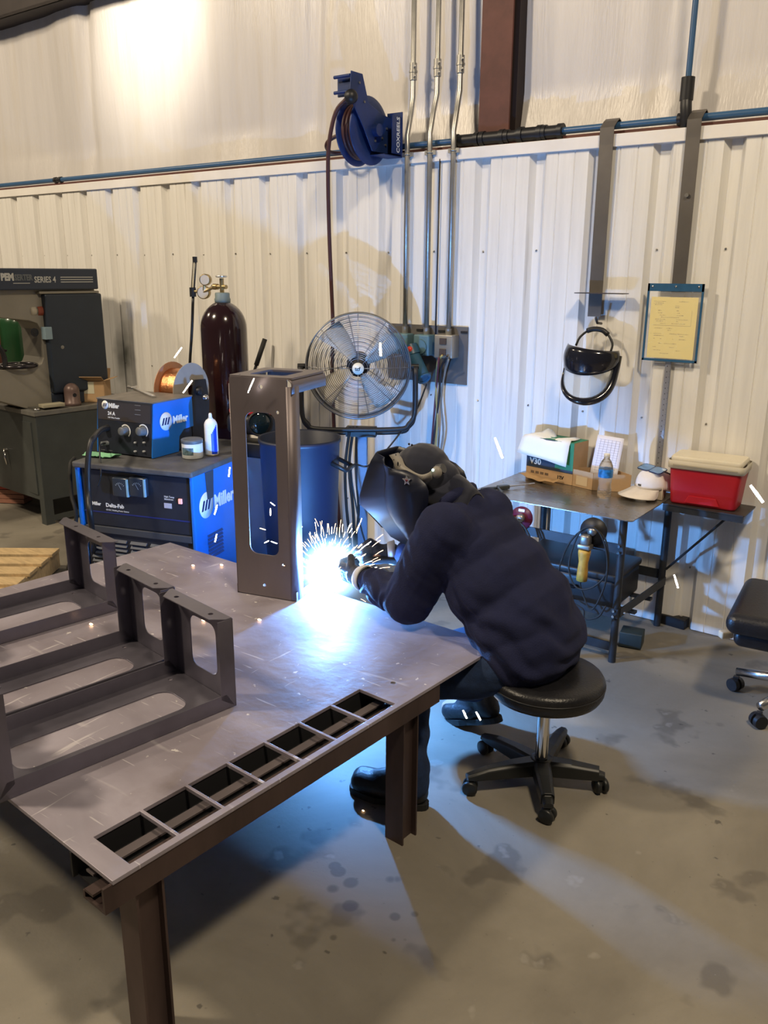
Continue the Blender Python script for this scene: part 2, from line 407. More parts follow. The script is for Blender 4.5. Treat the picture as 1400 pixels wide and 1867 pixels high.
# electrical back plate with three outlet boxes
t = thing('outlet_panel', 'grey steel backing plate on the wall with three outlet boxes below the conduits', 'outlet panel', (-2.57, W-.005, 1.07))
pl = MB(); pl.bx(-2.825, -2.311, W-.010, W-.002, 1.07, 1.372); pl.build('back_plate', mat('dull grey plate', (.15,.14,.135), .5, .5, var=.1), t)
M_bgrey = mat('blue grey box', (.09,.17,.20), .5, .2, var=.15)
for xc, m_ in ((cx1, M_bgrey), (cx2, M_bgrey)):
    bb = MB().rbox((xc, W-.045, 1.27), (.10,.07,.11), .008).build('outlet_box', m_, t)
    mb = MB(); mb.cyl((xc, W-.08, 1.262), (xc, W-.088, 1.262), .038, n=20); mb.build('socket_cover', M_bgrey, bb)
bb = MB().rbox((cx3, W-.045, 1.27), (.11,.07,.12), .004).build('outlet_box', mat('zinc box', (.36,.33,.28), .4, .7, var=.1), t)
for dz in (-.028, .028): MB().bx(cx3-.02, cx3+.02, W-.086, W-.080, 1.27+dz-.016, 1.27+dz+.016).build('receptacle', mat('brown receptacle', (.06,.04,.03), .5), bb)
for xc in (cx1+.085, cx2+.085, cx3+.085):
    MB().bx(xc-.02, xc+.02, W-.014, W-.010, 1.338, 1.350).build('circuit_tag', M_black, t)
# big plug hanging in the middle box
t = thing('power_plug', 'large blue round power plug hanging from the wall outlet behind the fan', 'plug', (cx2-.03, W-.1, 1.2))
mb = MB(); c = Yp(752, 650, W-.11); d = Yp(773, 690, W-.15)
mb.cyl(c+V(-.02,0,.06), c+V(.0,0,.01), .038, .045, n=20); mb.cyl(c, d, .042, .036, n=20); mb.torus(d, .034, .008, (d-c), n=20); mb.build('plug_body', mat('teal plug', (.03,.10,.17), .4, 0, var=.2), t)
MB().ball(Yp(747, 637, W-.14), .017).build('red_knob', mat('red knob', (.8,.06,.03), .35), t)
M_cord = [mat('dark cord', (.02,.017,.02), .5), mat('yellow cord', (.45,.35,.12), .5), mat('maroon cord', (.10,.02,.03), .5), mat('grey cord', (.2,.19,.17), .5)]
for i, (pxs, ci, la) in enumerate((
    (((800,652),(796,700),(791,760),(784,845)), 2, 'maroon power cord hanging leftmost from the zinc outlet box'),
    (((806,648),(797,665),(795,720),(797,770),(792,850)), 1, 'yellow power cord hanging from the zinc outlet box'),
    (((815,650),(804,672),(801,720),(792,790),(786,850)), 0, 'thin dark power cord hanging behind the yellow cord'),
    (((818,655),(811,680),(804,730),(808,790),(799,850)), 3, 'grey power cord hanging rightmost from the zinc outlet box'))):
    pts = [Yp(*p, W-(.10 if j == 0 else .06)) for j, p in enumerate(pxs)]; e = pts[-1]
    pts += [V(e.x+.02, W-.12, .3), V(e.x+.05, W-.2, .012), V(e.x-.15, W-.3, .010)]
    tag(MB().tube(pts, .0055, 8, cubic=5).build('power_cord', M_cord[ci]), la, 'cord')  # power cords plugged into the zinc outlet box
mb = MB(); mb.tube([V(cx2+.05, W-.014, 1.3), V(cx2+.052, W-.012, 2.2)], .004); tag(mb.build('thin_wire', M_cord[0]), 'thin dark wire running up the wall between the conduits', 'wire')
# hose reel
rc = Yp(664, 240, W-.16)
t = thing('hose_reel', 'dark blue spring hose reel mounted on the wall above the fan', 'hose reel', (rc.x, W-.02, rc.z))
M_reel = mat('reel blue', (.012,.03,.12), .4, 0, var=.2, scale=10)
r = .165
def disc(x, name):
    mb = MB(); TX = Matrix.Translation(V(x, rc.y, rc.z)) @ Matrix.Rotation(PI/2, 4, 'Y')
    mb.lathe([(.03,0),(r*.55,.004),(r*.8,.012),(r*.97,.004),(r,.0),(r*.97,-.006),(r*.8,.006),(r*.55,-.002),(.03,-.004)], (0,0,0), 48, TX)
    mb.build(name, M_reel, t)
disc(rc.x-.055, 'spool_flange'); disc(rc.x+.035, 'spool_flange')
mb = MB()
for k_, rr in enumerate((.085,.105,.125)):
    for xx in (-.04,-.015,.01): mb.torus((rc.x+xx, rc.y, rc.z), rr, .012, (1,0,0), 40, 8)
mb.build('wound_hose', mat('maroon hose', (.06,.022,.022), .5), t)
mb = MB(); mb.cyl((rc.x-.08, rc.y, rc.z), (rc.x+.1, rc.y, rc.z), .03, n=20); mb.build('hub', M_reel, t)
a0 = V(rc.x+.062, rc.y, rc.z)
Mx = frame(a0, (0,1,0), (0,0,1))
mb = MB()
mb.plate([(.17,-.10),(.17,.07),(.06,.085),(-.05,.12),(-.10,.245),(-.19,.245),(-.20,.13),(-.09,.0),(-.02,-.10)], [], .006, Mx)
mb.build('side_arm', M_reel, t, bevel=.002)
mb = MB(); mb.bx(a0.x-.02, a0.x+.075, W-.018, W-.010, rc.z-.12, rc.z+.10); mb.bx(a0.x-.02, a0.x+.072, W-.17, W-.01, rc.z-.12, rc.z-.115)
mb.bx(a0.x+.068, a0.x+.072, W-.10, W-.01, rc.z-.105, rc.z+.075); mb.build('mounting_bracket', M_reel, t, bevel=.001)
text('COXREELS', .036, frame(V(a0.x+.0725, W-.035, rc.z-.10), (0,0,1), (0,-1,0)), M_letter_w, 'maker_lettering', t, bold=.0006)
for dy, dz in ((.03,.03),(.06,-.03),(-.0,-.05),(.1,.02),(.09,-.06),(-.09,.12),(-.13,.2)): MB().cyl((a0.x+.006, a0.y+dy, a0.z+dz), (a0.x+.012, a0.y+dy, a0.z+dz), .006, n=8).build('bolt', M_screw, t)
gx = V(rc.x-.01, rc.y-.16, rc.z+.19)
mb = MB(); mb.box(gx+V(.02,.0,0), (.10,.012,.10)); 
for s_ in (-1, 1): mb.cyl(gx+V(-.03,-.03*1,.035*s_), gx+V(.07,-.03,.035*s_), .008, n=10)
mb.build('hose_guide', M_reel, t, bevel=.002)
mb = MB(); mb.ball(Yp(640,176,W-.36), .034); mb.build('hose_stop', M_black, t)
hp = [Yp(632,180,W-.36), Yp(612,205,W-.36), Yp(600,260,W-.36), Yp(598,320,W-.34), Yp(600,420,W-.30), Yp(604,520,W-.28), Yp(607,600,W-.27), Yp(606,700,W-.27)]
e = hp[-1]; hp += [V(e.x+.02, W-.27, .5), V(e.x+.05, W-.3, .02), V(e.x-.2, W-.4, .014)]
tag(MB().tube(hp, .0105, 10, cubic=5).build('air_hose', MATS['maroon hose']), 'maroon air hose hanging straight down from the blue reel behind the fan', 'hose')
tag(MB().tube([Yp(622,244,W-.2), Yp(600,256,W-.22), Yp(595,268,W-.2), Yp(605,278,W-.1), Yp(640,280,W-.02)], .010, 10, cubic=5).build('supply_hose', MATS['maroon hose']), 'short looped supply hose joining the blue reel to the wall pipe', 'hose')
# steel straps hooked over the pipe
for i, (x0, x1, zb, la) in enumerate(((-1.650, -1.585, 1.45, 'grey flat steel strap hanging from the pipe with the face shield on it'), (-1.265, -1.205, 1.52, 'grey flat steel strap hanging from the pipe down to the yellow work sheet'))):
    mb = MB(); xm = (x0+x1)/2
    pts = [(W+.03+.026, 2.275), (W+.03+.02, 2.303), (W+.03, 2.312), (W+.03-.022, 2.300), (W-.026, 2.27), (W-.024, 2.2), (W-.020, zb)]
    g = [[V(x0, y, z) for y, z in pts], [V(x1, y, z) for y, z in pts]]
    mb.sheet(g, False); o = mb.build('steel_strap', mat('bare strap steel', (.16,.145,.13), .42, .7, var=.12, scale=6), solid=.004); tag(o, la, 'strap')
    if i == 1:
        MB().cyl((xm, W-.035, 2.0-.03), (xm, W-.018, 2.0-.03), .009, n=8).build('bolt', M_screw, o)
# small hook shelf and face shield
t = thing('hook_shelf', 'thin dark steel shelf on the left hanging strap above the face shield', 'shelf', (-1.57, W-.06, 1.56))
mb = MB(); mb.bx(-1.69, -1.455, W-.10, W-.028, 1.556, 1.560); mb.build('shelf_plate', M_steel, t)
mb = MB(); mb.tube([(-1.575, W-.03, 1.42), (-1.575, W-.08, 1.425), (-1.575, W-.10, 1.45)], .006); mb.build('hook', M_steel, t)
# ---------------------------------------------------------------- welding table
T = .486
A = Zp(205,1607,T); B = Zp(912,1175,T); C = Zp(310,989,T)
uy = (B-A).normalized(); uy.z = 0; ux = V(uy.y, -uy.x, 0)      # uy: along near edge away from camera, ux: to the right
D = A + (C-B)
t = thing('welding_table', 'large low steel welding table with slotted edge on heavy beam legs', 'table', (B.x-.8, B.y-.7, 0))
Mt = frame(V(A.x, A.y, T-.010), ux, uy)                        # local: x right (0 at the right edge), y away
def loc(p): q = Mt.inverted() @ V(p.x, p.y, p.z); return (q.x, q.y)
cl, bl = loc(C), loc(B)
outer = [(0,0), bl, cl, (cl[0]-.04, 0.02)]
s0 = .052; pitch = (.872)/7
holes = []
for i in range(7):
    y0 = s0+i*pitch; holes.append([(-.150,y0),(-.018,y0),(-.018,y0+pitch-.008),(-.150,y0+pitch-.008)])
holes.append(circ(-.10, 1.01, .008))
def top_mat():
    m = bpy.data.materials.new('scratched table steel'); m.use_nodes = True; nt = m.node_tree; n = nt.nodes; L = nt.links; b = n['Principled BSDF']
    tc = n.new('ShaderNodeTexCoord'); b.inputs['Metallic'].default_value = .45
    def nz(s, st=(1,1,1), rot=0, d=6, dist=0.):
        mp = n.new('ShaderNodeMapping'); mp.inputs['Scale'].default_value = st; mp.inputs['Rotation'].default_value = (0,0,rot); L.new(tc.outputs['Object'], mp.inputs[0])
        q = n.new('ShaderNodeTexNoise'); q.inputs['Scale'].default_value = s; q.inputs['Detail'].default_value = d; q.inputs['Distortion'].default_value = dist; L.new(mp.outputs[0], q.inputs[0]); return q
    a = nz(2.2, dist=1.2); cr = n.new('ShaderNodeValToRGB'); e = cr.color_ramp.elements
    e[0].position = .3; e[0].color = (.25,.215,.245,1); e[1].position = .7; e[1].color = (.43,.395,.46,1); L.new(a.outputs[0], cr.inputs[0]); out = cr.outputs[0]
    def over(q, th, w, st, col):
        nonlocal out
        r = n.new('ShaderNodeMapRange'); r.inputs[1].default_value = th; r.inputs[2].default_value = th+w; r.inputs[4].default_value = st; L.new(q.outputs[0], r.inputs[0])
        mx = n.new('ShaderNodeMix'); mx.data_type = 'RGBA'; L.new(r.outputs[0], mx.inputs[0]); L.new(out, mx.inputs[6]); mx.inputs[7].default_value = (*col, 1); out = mx.outputs[2]; return r
    over(nz(3.1), .60, .12, .5, (.10,.065,.04)); over(nz(1.6), .62, .1, .45, (.40,.36,.32))
    sc = over(nz(6, (1.0,17,1), .25, 2), .685, .03, .5, (.78,.74,.76)); over(nz(4, (9,.8,1), .62, 3, .3), .66, .05, .55, (.78,.74,.76)); over(nz(3.2, (1,6,1), -.5, 4, .6), .66, .07, .35, (.72,.68,.70))
    over(nz(38), .69, .03, .8, (.80,.76,.74))
    L.new(out, b.inputs['Base Color'])
    rr = n.new('ShaderNodeMapRange'); rr.inputs[1].default_value = .3; rr.inputs[2].default_value = .7; rr.inputs[3].default_value = .46; rr.inputs[4].default_value = .66
    L.new(nz(7).outputs[0], rr.inputs[0]); L.new(rr.outputs[0], b.inputs['Roughness'])
    bp = n.new('ShaderNodeBump'); bp.inputs['Strength'].default_value = .08; bp.inputs['Distance'].default_value = .01; L.new(nz(30).outputs[0], bp.inputs['Height']); L.new(bp.outputs[0], b.inputs['Normal'])
    return m
mb = MB(Mt); mb.plate(outer, holes, .010); mb.build('table_top', top_mat(), t, bevel=.0008)
M_leg = mat('rusty beam steel', (.095,.065,.06), .5, .55, var=.35, scale=5, stretch=(1,1,.3))
mb = MB(Mt)                                                     # edge channel under the slots
L_ = bl[1]
for (x0, x1, z0, z1) in ((-.010,-.003,-.054,0), (-.075,-.003,-.060,-.054), (-.082,-.075,-.060,-.04), (-.075,-.045,-.04,-.034)):
    mb.box(((x0+x1)/2, .545, (z0+z1)/2), (x1-x0, 1.13, z1-z0))
mb.build('edge_channel', M_leg, t)
mb = MB(Mt); mb.box((-.156, .50, -.031), (.006, 1.0, .06)); mb.build('trough_side', mat('near black steel', (.012,.012,.014), .7, .2), t)  # near-black colour makes the slot interior dark
mb = MB(Mt); mb.box((-.115, .50, -.058), (.08, .98, .004)); mb.build('trough_floor', mat('near black steel', (.012,.012,.014), .7, .2), t)  # added plate, near-black so the slots look dark inside
mb = MB(Mt); mb.box((-.103, .50, -.030), (.026, .98, .005)); mb.build('trough_bar', M_brown, t)
for (lx, ly) in ((-.045, .09), (-.045, .985), (-1.45, .12), (-1.45, 1.3)):
    mb = MB(Mt); h = T-.010-.060; zc = -.060-h/2
    for s_ in (-1, 1): mb.box((lx, ly+s_*.032, zc), (.066, .006, h))
    mb.box((lx+.012, ly, zc), (.006, .06, h))
    mb.build('leg', M_leg, t)
mb = MB(Mt)
for ly in (.12, 1.3): mb.box((-.88, ly, -.036), (1.40, .05, .05))
mb.build('cross_beam', M_steel, t)
# ---------------------------------------------------------------- bent sheet brackets on the table
def bracket(o, rz, Wd, Ln, Hh, label, la=True, wing=0.0):
    """tray shaped bracket: slotted base with two side flanges, a windowed upright at each end. local x: across (0 right .. -Wd), y: length"""
    t = thing('steel_bracket', label, 'bracket', (o.x, o.y, T+.0005), rz, 'bent steel brackets lying on the welding table')
    M = Matrix.Translation(V(o.x, o.y, T+.0005)) @ Matrix.Rotation(rz, 4, 'Z')
    s = .003; f = .045
    mb = MB(M); rect = [(0,0),(0,Ln),(-Wd,Ln),(-Wd,0)]
    mb.plate(rect, [rrect(-Wd+.085, -.085, .09, Ln-.09, .04), circ(-.045, Ln-.05, .009), circ(-Wd+.04, Ln-.05, .006)], s)
    for x in (0, -Wd):       # side flanges of the base, mitred at the corners
        X = x-s if x == 0 else x
        mb.plate([(0,0),(Ln,0),(Ln-f*.6,f),(f*.6,f)], [], s, frame(V(X,0,0), (0,1,0), (0,0,1)))
    mb.build('base', M_bracket, t, bevel=.0012)
    for y, sg in ((Ln, -1), (0, 1)):
        mb = MB(M)
        Mp = frame(V(0, y, 0), (-1,0,0), (0,0,1))               # plate x runs left, y up, z = -x × z ... toward +y
        mb.plate([(0,0),(Wd,0),(Wd,Hh),(0,Hh)], [rrect(.065+.02, Wd-.065-.02, .055, Hh-.05, .028)], s, Mp)
        for x in (-s, -Wd):
            mb.plate([(0,0.0),(f,f*.7),(f,Hh),(0,Hh)], [], s, frame(V(x, y, 0), (0,sg,0), (0,0,1)) if sg > 0 else frame(V(x+s, y, 0), (0,-1,0), (0,0,1)))
        # top lip with two holes and chamfered ends
        lo, hi = -wing, Wd+ (wing*2.4)
        ol = [(lo, 0), (hi, 0), (hi-.0, .012), (hi-.035-wing*.5, f+.008), (lo+.03, f+.008), (lo, .02)]
        ol = [(a_, b_*sg) for a_, b_ in ol]
        mb.plate([(-a_, b_) for a_, b_ in ol], [circ(-Wd*.2, .027*sg, .007), circ(-Wd*.78, .027*sg, .007)], s, Matrix.Translation(V(0, y, Hh)))
        mb.build('upright', M_bracket, t, bevel=.0012)
    return t
p1 = Zp(430,1287,T); rz = math.radians(-9)
def org(p, Ln): return p - (Matrix.Rotation(rz, 4, 'Z') @ V(0, Ln, 0))
bracket(org(p1,.65), rz, .30, .65, .262, 'front steel bracket nearest the slots, lying open side up on the table')
p2 = Zp(308,1214,T)
q2 = p1 + (Matrix.Rotation(rz, 4, 'Z') @ V(-.312, .012, 0))
bracket(org(q2,.65), rz, .285, .65, .262, 'middle steel bracket, pushed up against the left side of the front bracket')
p3 = Zp(219,1112,T)
bracket(org(p3,.62), rz, .30, .62, .262, 'rear steel bracket set apart at the left, its top lip wider with a wing', wing=.03)
# ---------------------------------------------------------------- tall bracket being welded
a, b = Zp(433,1080,T), Zp(541,1098,T)
ex = (b-a); ex.z = 0; Wd = ex.length; ex.normalize(); ey = V(-ex.y, ex.x, 0)
Hh = .812; Dp = .262; th = .005
t = thing('tall_steel_bracket', 'tall rounded steel bracket standing on end on the table beside the welding arc', 'bracket', (a.x+.1, a.y+.1, T))
Mf = frame(V(a.x, a.y, T+.001), ex, (0,0,1))                      # front face: x right, y up, z toward -ey (camera)
rr_ = .022
slot = rrect(.063, Wd-.068, .165, Hh-.125, .03)
mb = MB(Mf @ Matrix.Translation(V(0,0,-th)))
mb.plate(rrect(0.004, Wd-rr_+.004, 0.002, Hh-.004, .008), [slot, circ(Wd*.47,.045,.006), circ(Wd*.80,.135,.005), circ(Wd*.77,Hh-.12,.006), circ(Wd*.52,Hh-.035,.007)], th)
mb.build('front_web', M_brown, t, bevel=.0015)
def bendrow(x0, ysgn, z0, z1, flen):
    """rounded side flange of the front web, swept vertically"""
    pr = [(x0-rr_+rr_*math.sin(q*PI/12), -rr_+rr_*math.cos(q*PI/12)) for q in range(7)] + [(x0, -flen)]
    return [[Mf @ V(p[0], z, p[1]) for p in pr] for z in (z0, z1)]
mb = MB(); mb.sheet(bendrow(Wd, 1, .003, Hh-.03, .05)); mb.build('side_flange', M_brown, t, solid=.004)
mb = MB(); g = [[Mf @ V(p, z, q) for p, q in ((.004,0),(0,-.006),(0,-.05))] for z in (.003, Hh-.03)]; mb.sheet(g); mb.build('side_flange', M_brown, t, solid=.004)
Mh = frame(V(a.x, a.y, T+Hh), ex, ey)                             # top arm, x right, y back
mb = MB(Mh @ Matrix.Translation(V(0,0,-th))); mb.plate(rrect(0, Wd-.004, .004, Dp, .012), [rrect(.05, Wd-.055, .055, Dp-.055, .015), circ(.03,.03,.006)], th)
pr = [(Wd-.018+.018*math.sin(q*PI/12), -.018+.018*math.cos(q*PI/12)) for q in range(7)] + [(Wd, -.048)]
mb.sheet([[V(p, y, z) for p, z in pr] for y in (.0, .012, Dp-.006, Dp)]); mb.sheet([[V(p, y, z) for y in (.012, Dp)] for p, z in ((0,-.003),(0,-.045))])
mb.box((Wd/2, Dp, -.02), (Wd-.02, .004, .035))
mb.build('top_arm', M_brown, t, solid=.003)
Ml = frame(V(a.x, a.y, T+.001), ex, ey)
mb = MB(Ml); mb.plate(rrect(0, Wd, .004, Dp, .006), [rrect(.05, Wd-.055, .055, Dp-.055, .015)], th)
mb.plate([(0,0),(Dp,0),(Dp,.03),(.03,.035),(0,.035)], [], .004, frame(V(Wd-.004, 0, 0), (0,1,0), (0,0,1)))
mb.plate([(0,0),(Dp,0),(Dp,.03),(.03,.035),(0,.035)], [], .004, frame(V(0, 0, 0), (0,1,0), (0,0,1)))
mb.build('bottom_arm', M_brown, t, bevel=.001)
# ---------------------------------------------------------------- welding power source and wire feeder
UP = V(0,0,1)
def onf(px, py, M):
    """local (x, y) where the sight line through a photo point meets the face plane of M"""
    Mi = M.inverted(); o = Mi @ CO; d = (Mi.to_3x3() @ _ray(px, py)); q = o + d*(-o.z/d.z); return (q.x, q.y)
def logo(M, cx, cy, r, parent, word=True, tw=None, name='maker_emblem', ts=None):
    """round badge with three slanted bars and the maker's word"""
    mb = MB(M @ Matrix.Translation(V(cx, cy, .0008))); mb.m = 0
    mb.lathe([(.0001,0),(r,0),(r,.0004),(.0001,.0006)], n=36)
    mb.m = 1
    for k in (-1, 0, 1):
        x = k*r*.42
        mb.plate([(x-r*.30, -r*.38),(x-r*.06, -r*.38),(x+r*.26, r*.40),(x+r*.02, r*.40)], [], .0006, Matrix.Translation(V(0,0,.0006)))
    mb.build(name, [M_letter_w, M_dkpanel if not word else M_emb], parent)
    if tw is not False:
        ts = ts or r*1.45
        text('Miller', ts, M @ Matrix.Translation(V(cx+r*1.12, cy-ts*.36, .0012)), M_letter_w, 'maker_lettering', parent, sx=.92, bold=ts*.035)
M_emb = mat('emblem dark blue', (.006,.02,.10), .5)
zt = .78
a, b, c = Zp(134,840,zt), Zp(350,860,zt), Zp(490,812,zt)
ex = (b-a); ex.z = 0; Wm = ex.length; ex.normalize(); ey = V(-ex.y, ex.x, 0); Dm = .72
t = thing('welding_power_source', 'large blue and black welding power source standing on the floor behind the table', 'welding machine', ((a.x+b.x)/2, (a.y+b.y)/2+.3, 0))
Mf = frame(V(a.x,a.y,0), ex, UP)                   # front face, z toward viewer
Ms = frame(V(b.x,b.y,0), ey, UP)                   # right side, x back
mb = MB(Mf)
mb.bx(.0,.02,.06,zt-.02,-Dm,0); mb.bx(Wm-.02,Wm,.06,zt-.02,-Dm,.0); mb.bx(.02,Wm-.02,.06,zt-.02,-Dm,-.03)
mb.build('case', M_mblue, t, bevel=.006)
mb = MB(Mf); mb.bx(-.004,Wm+.004,zt-.03,zt,-Dm-.01,.012); mb.build('top_cover', mat('dusty grey cover', (.10,.10,.105), .55, .2, var=.35, scale=9), t, bevel=.008)
mb = MB(Mf); mb.bx(.03,Wm-.025,.47,zt-.035,-.03,-.012); mb.build('control_panel', M_dkpanel, t, bevel=.004)
mb = MB(Mf); mb.bx(.03,Wm-.025,.435,.468,-.03,-.004); mb.build('panel_ledge', mat('grey ledge', (.05,.055,.07), .5), t, bevel=.003)
gr = MB(Mf).bx(.03,Wm-.025,.10,.433,-.03,-.018).build('front_grille', M_dkpanel, t)
mb = MB(Mf)
for ci in range(5):
    for ri in range(13):
        x = .05+ci*.112; y = .405-ri*.022
        mb.add([V(x,y,-.018),V(x+.09,y,-.018),V(x+.09,y-.011,-.006),V(x,y-.011,-.006),V(x,y-.013,-.018),V(x+.09,y-.013,-.018)], [(0,1,2,3),(3,2,5,4),(0,3,4),(1,5,2)])
mb.build('louvre', mat('louvre', (.05,.06,.085), .45), gr, kind='stuff')
for gx in (222, 253):
    x, y = onf(gx, 888, Mf)
    g_ = MB(Mf).rbox((x, y, .0), (.088,.092,.03), .007).build('meter', mat('meter dark glass', (.03,.04,.06), .18, 0), t)
    mb = MB(Mf); mb.bx(x+.035,x+.044,y-.042,y+.042,.008,.0165); mb.build('meter_edge', mat('clear edge', (.25,.45,.6), .2), g_)
    mb = MB(Mf @ Matrix.Translation(V(x,y,.0155)));
    for k in range(7): an = math.radians(40+k*16.6); mb.box((.028*math.cos(an), -.008+.03*math.sin(an), 0), (.002,.006,.001), 0, Matrix.Rotation(an-PI/2,4,'Z'))
    mb.box((.0,.004,0), (.0015,.03,.001), 0, Matrix.Rotation(.5,4,'Z')); mb.build('meter_scale', mat('scale marks', (.30,.36,.42), .5), g_, kind='stuff')
mb = MB(Mf)
mb.bx(.03,Wm-.03,.535,.541,-.012,-.010); mb.build('panel_stripe', mat('panel stripe', (.02,.03,.16), .5), t)
lx, ly = onf(160, 917, Mf)
logo(Mf @ Matrix.Translation(V(0,0,-.0105)), lx, ly, .016, t, ts=.023)
lx, ly = onf(184, 924, Mf); text('Delta-Fab', .026, Mf @ Matrix.Translation(V(lx+.02,ly,-.011)), M_letter_w, 'model_lettering', t, bold=.0008)
text('CV-DC Welding Power Source', .010, Mf @ Matrix.Translation(V(lx+.02,ly-.018,-.011)), M_letter_w, 'small_lettering', t)
lx, ly = onf(300, 908, Mf); text('High Temp\nShutdown', .012, Mf @ Matrix.Translation(V(lx-.01,ly,-.011)), M_letter_w, 'small_lettering', t)
mb = MB(Mf); x, y = onf(301, 923, Mf); mb.bx(x-.012,x+.028,y-.012,y+.012,-.012,-.010); mb.build('rating_label', mat('pale label', (.45,.45,.55), .6), t)
mb = MB(Mf); x, y = onf(327, 915, Mf); mb.bx(x-.009,x+.009,y-.012,y+.012,-.012,-.003); mb.build('power_switch', mat('lit pink switch', (.9,.45,.40), .4, emit=(1,.35,.3), estr=.6), t, bevel=.002)
mb = MB(Ms @ Matrix.Translation(V(0,0,0)));
for ri in range(7):
    y = .47-ri*.018-.02
    mb.add([V(.10,y,.001),V(.235,y,.001),V(.235,y-.010,.008),V(.10,y-.010,.008),V(.10,y-.012,.001),V(.235,y-.012,.001)], [(0,1,2,3),(3,2,5,4)])
mb.build('side_vent', mat('vent slats', (.02,.06,.2), .4), t, kind='stuff')
lx, ly = onf(376, 921, Ms); logo(Ms, lx, ly, .062, t, ts=.088)
mb = MB(Ms); mb.plate([(.115,zt-.16),(.17,zt-.16),(.18,zt-.03),(.105,zt-.03)], [], .002, Matrix.Translation(V(0,0,.0005))); mb.build('side_recess', mat('recess grey', (.04,.05,.07), .6), t)
for x in (.06, Wm-.06):
    for z in (-.08, -Dm+.08): MB(Mf).cyl((x-.02,.035,z),(x+.02,.035,z),.035,n=18).build('wheel', M_rubber, t)
# feeder
H2 = zt
a2, b2, c2 = Zp(179,824,H2), Zp(277,837,H2), Zp(344,812,H2)
fx = (b2-a2); fx.z = 0; Wf = fx.length; fx.normalize(); fy = V(-fx.y, fx.x, 0); Df = .31; hf = .262; th = .03
t = thing('wire_feeder', 'small blue and black wire feeder box with two dials on the power source', 'wire feeder', ((a2.x+b2.x)/2, (a2.y+b2.y)/2+.15, H2))
Mf2 = frame(V(a2.x,a2.y,H2+.002), fx, UP)
ang = math.atan2(th, hf)
Mt2 = Mf2 @ Matrix.Rotation(-ang*.8, 4, 'X')        # raked front
mb = MB(Mf2)
side = [(0,.012),(.0,.0),(.19,.0),(.20,.075),(.235,.105),(Df,.11),(Df,hf),(th,hf)]
for x in (-.006, Wf-.002):
    mb = MB(Mf2); mb.plate([(q[0],q[1]) for q in side], [], .008, frame(V(x,0,0), (0,0,-1), (0,1,0)) ); mb.build('side_panel', M_mblue, t, bevel=.002)
mb = MB(Mf2); mb.bx(0,Wf,.01,hf-.004,-Df+.01,-th-.01); mb.build('case', M_dkpanel, t)
mb = MB(Mf2); mb.bx(-.008,Wf+.008,hf-.004,hf+.004,-Df-.004,-th+.006); mb.build('top_cover', mat('grey brown cover', (.16,.145,.13), .6, .1, var=.25, scale=14), t, bevel=.003)
fl = math.hypot(th, hf)
mb = MB(Mt2); mb.bx(0.0,Wf-.0,.004,fl-.006,-.012,0); fp = mb.build('front_panel', M_dkpanel, t, bevel=.002)
mb = MB(Mt2); mb.bx(.006,Wf-.006,fl*.62,fl-.012,0,.0015); mb.build('name_strip', mat('brown grey strip', (.045,.04,.042), .4), t)
lx, ly = onf(192, 738, Mt2); logo(Mt2 @ Matrix.Translation(V(0,0,.0012)), lx, ly, .021, t, ts=.031)
lx, ly = onf(197, 756, Mt2); text('24 A', .024, Mt2 @ Matrix.Translation(V(lx,ly,.002)), M_letter_w, 'model_lettering', t, bold=.0007)
text('24V Wire Feeder', .011, Mt2 @ Matrix.Translation(V(lx,ly-.016,.002)), M_letter_w, 'small_lettering', t)
lx, ly = onf(246, 740, Mt2); 
for k in range(3): text('-------', .016, Mt2 @ Matrix.Translation(V(lx,ly-.022*k,.002)), mat('grey lettering', (.35,.36,.38), .6), 'printed_mark', t)
for kx in (229, 261):
    x, y = onf(kx, 786, Mt2)
    kb = MB(Mt2).lathe([(.001,.034),(.017,.034),(.021,.030),(.022,.006),(.024,0)], (x,y,0), 24).build('dial_knob', mat('grey knob', (.13,.14,.15), .35), t)
    mb = MB(Mt2)
    for k in range(22):
        an = math.radians(-50+k*8.5); an2 = an+math.radians(8.5)
        mb.add([V(x+r_*math.cos(q), y+r_*math.sin(q), .0015) for q in (an, an2) for r_ in (.027,.033)], [(0,1,3,2)])
    mb.build('dial_scale', M_letter_w, kb)
for kx, ky in ((248,807),(264,807),(248,823),(264,823)):
    x, y = onf(kx, ky, Mt2); MB(Mt2).lathe([(.001,.012),(.005,.012),(.005,0)], (x,y,0), 10).build('toggle', mat('pale toggle', (.4,.42,.45), .4), t)
for ty in (.022,):
    text('------      ------', .014, Mt2 @ Matrix.Translation(V(.02,ty-.012,.001)), MATS['grey lettering'], 'printed_mark', t)
x, y = onf(196, 780, Mt2); pw = MB(Mt2).cyl((x,y,-.01),(x-.004,y-.004,.03),.018,.014,n=16).build('gun_socket', M_black, t)
x, y = onf(196, 808, Mt2); MB(Mt2).cyl((x,y,-.005),(x-.01,y,.03),.012,.010,n=14).build('control_plug', mat('grey plug', (.2,.22,.24), .4), t)
lx, ly = onf(300, 768, frame(V(b2.x,b2.y,H2), fy, UP)); logo(frame(V(b2.x,b2.y,H2)+fx*.008, fy, UP), lx, ly, .044, t, ts=.052)
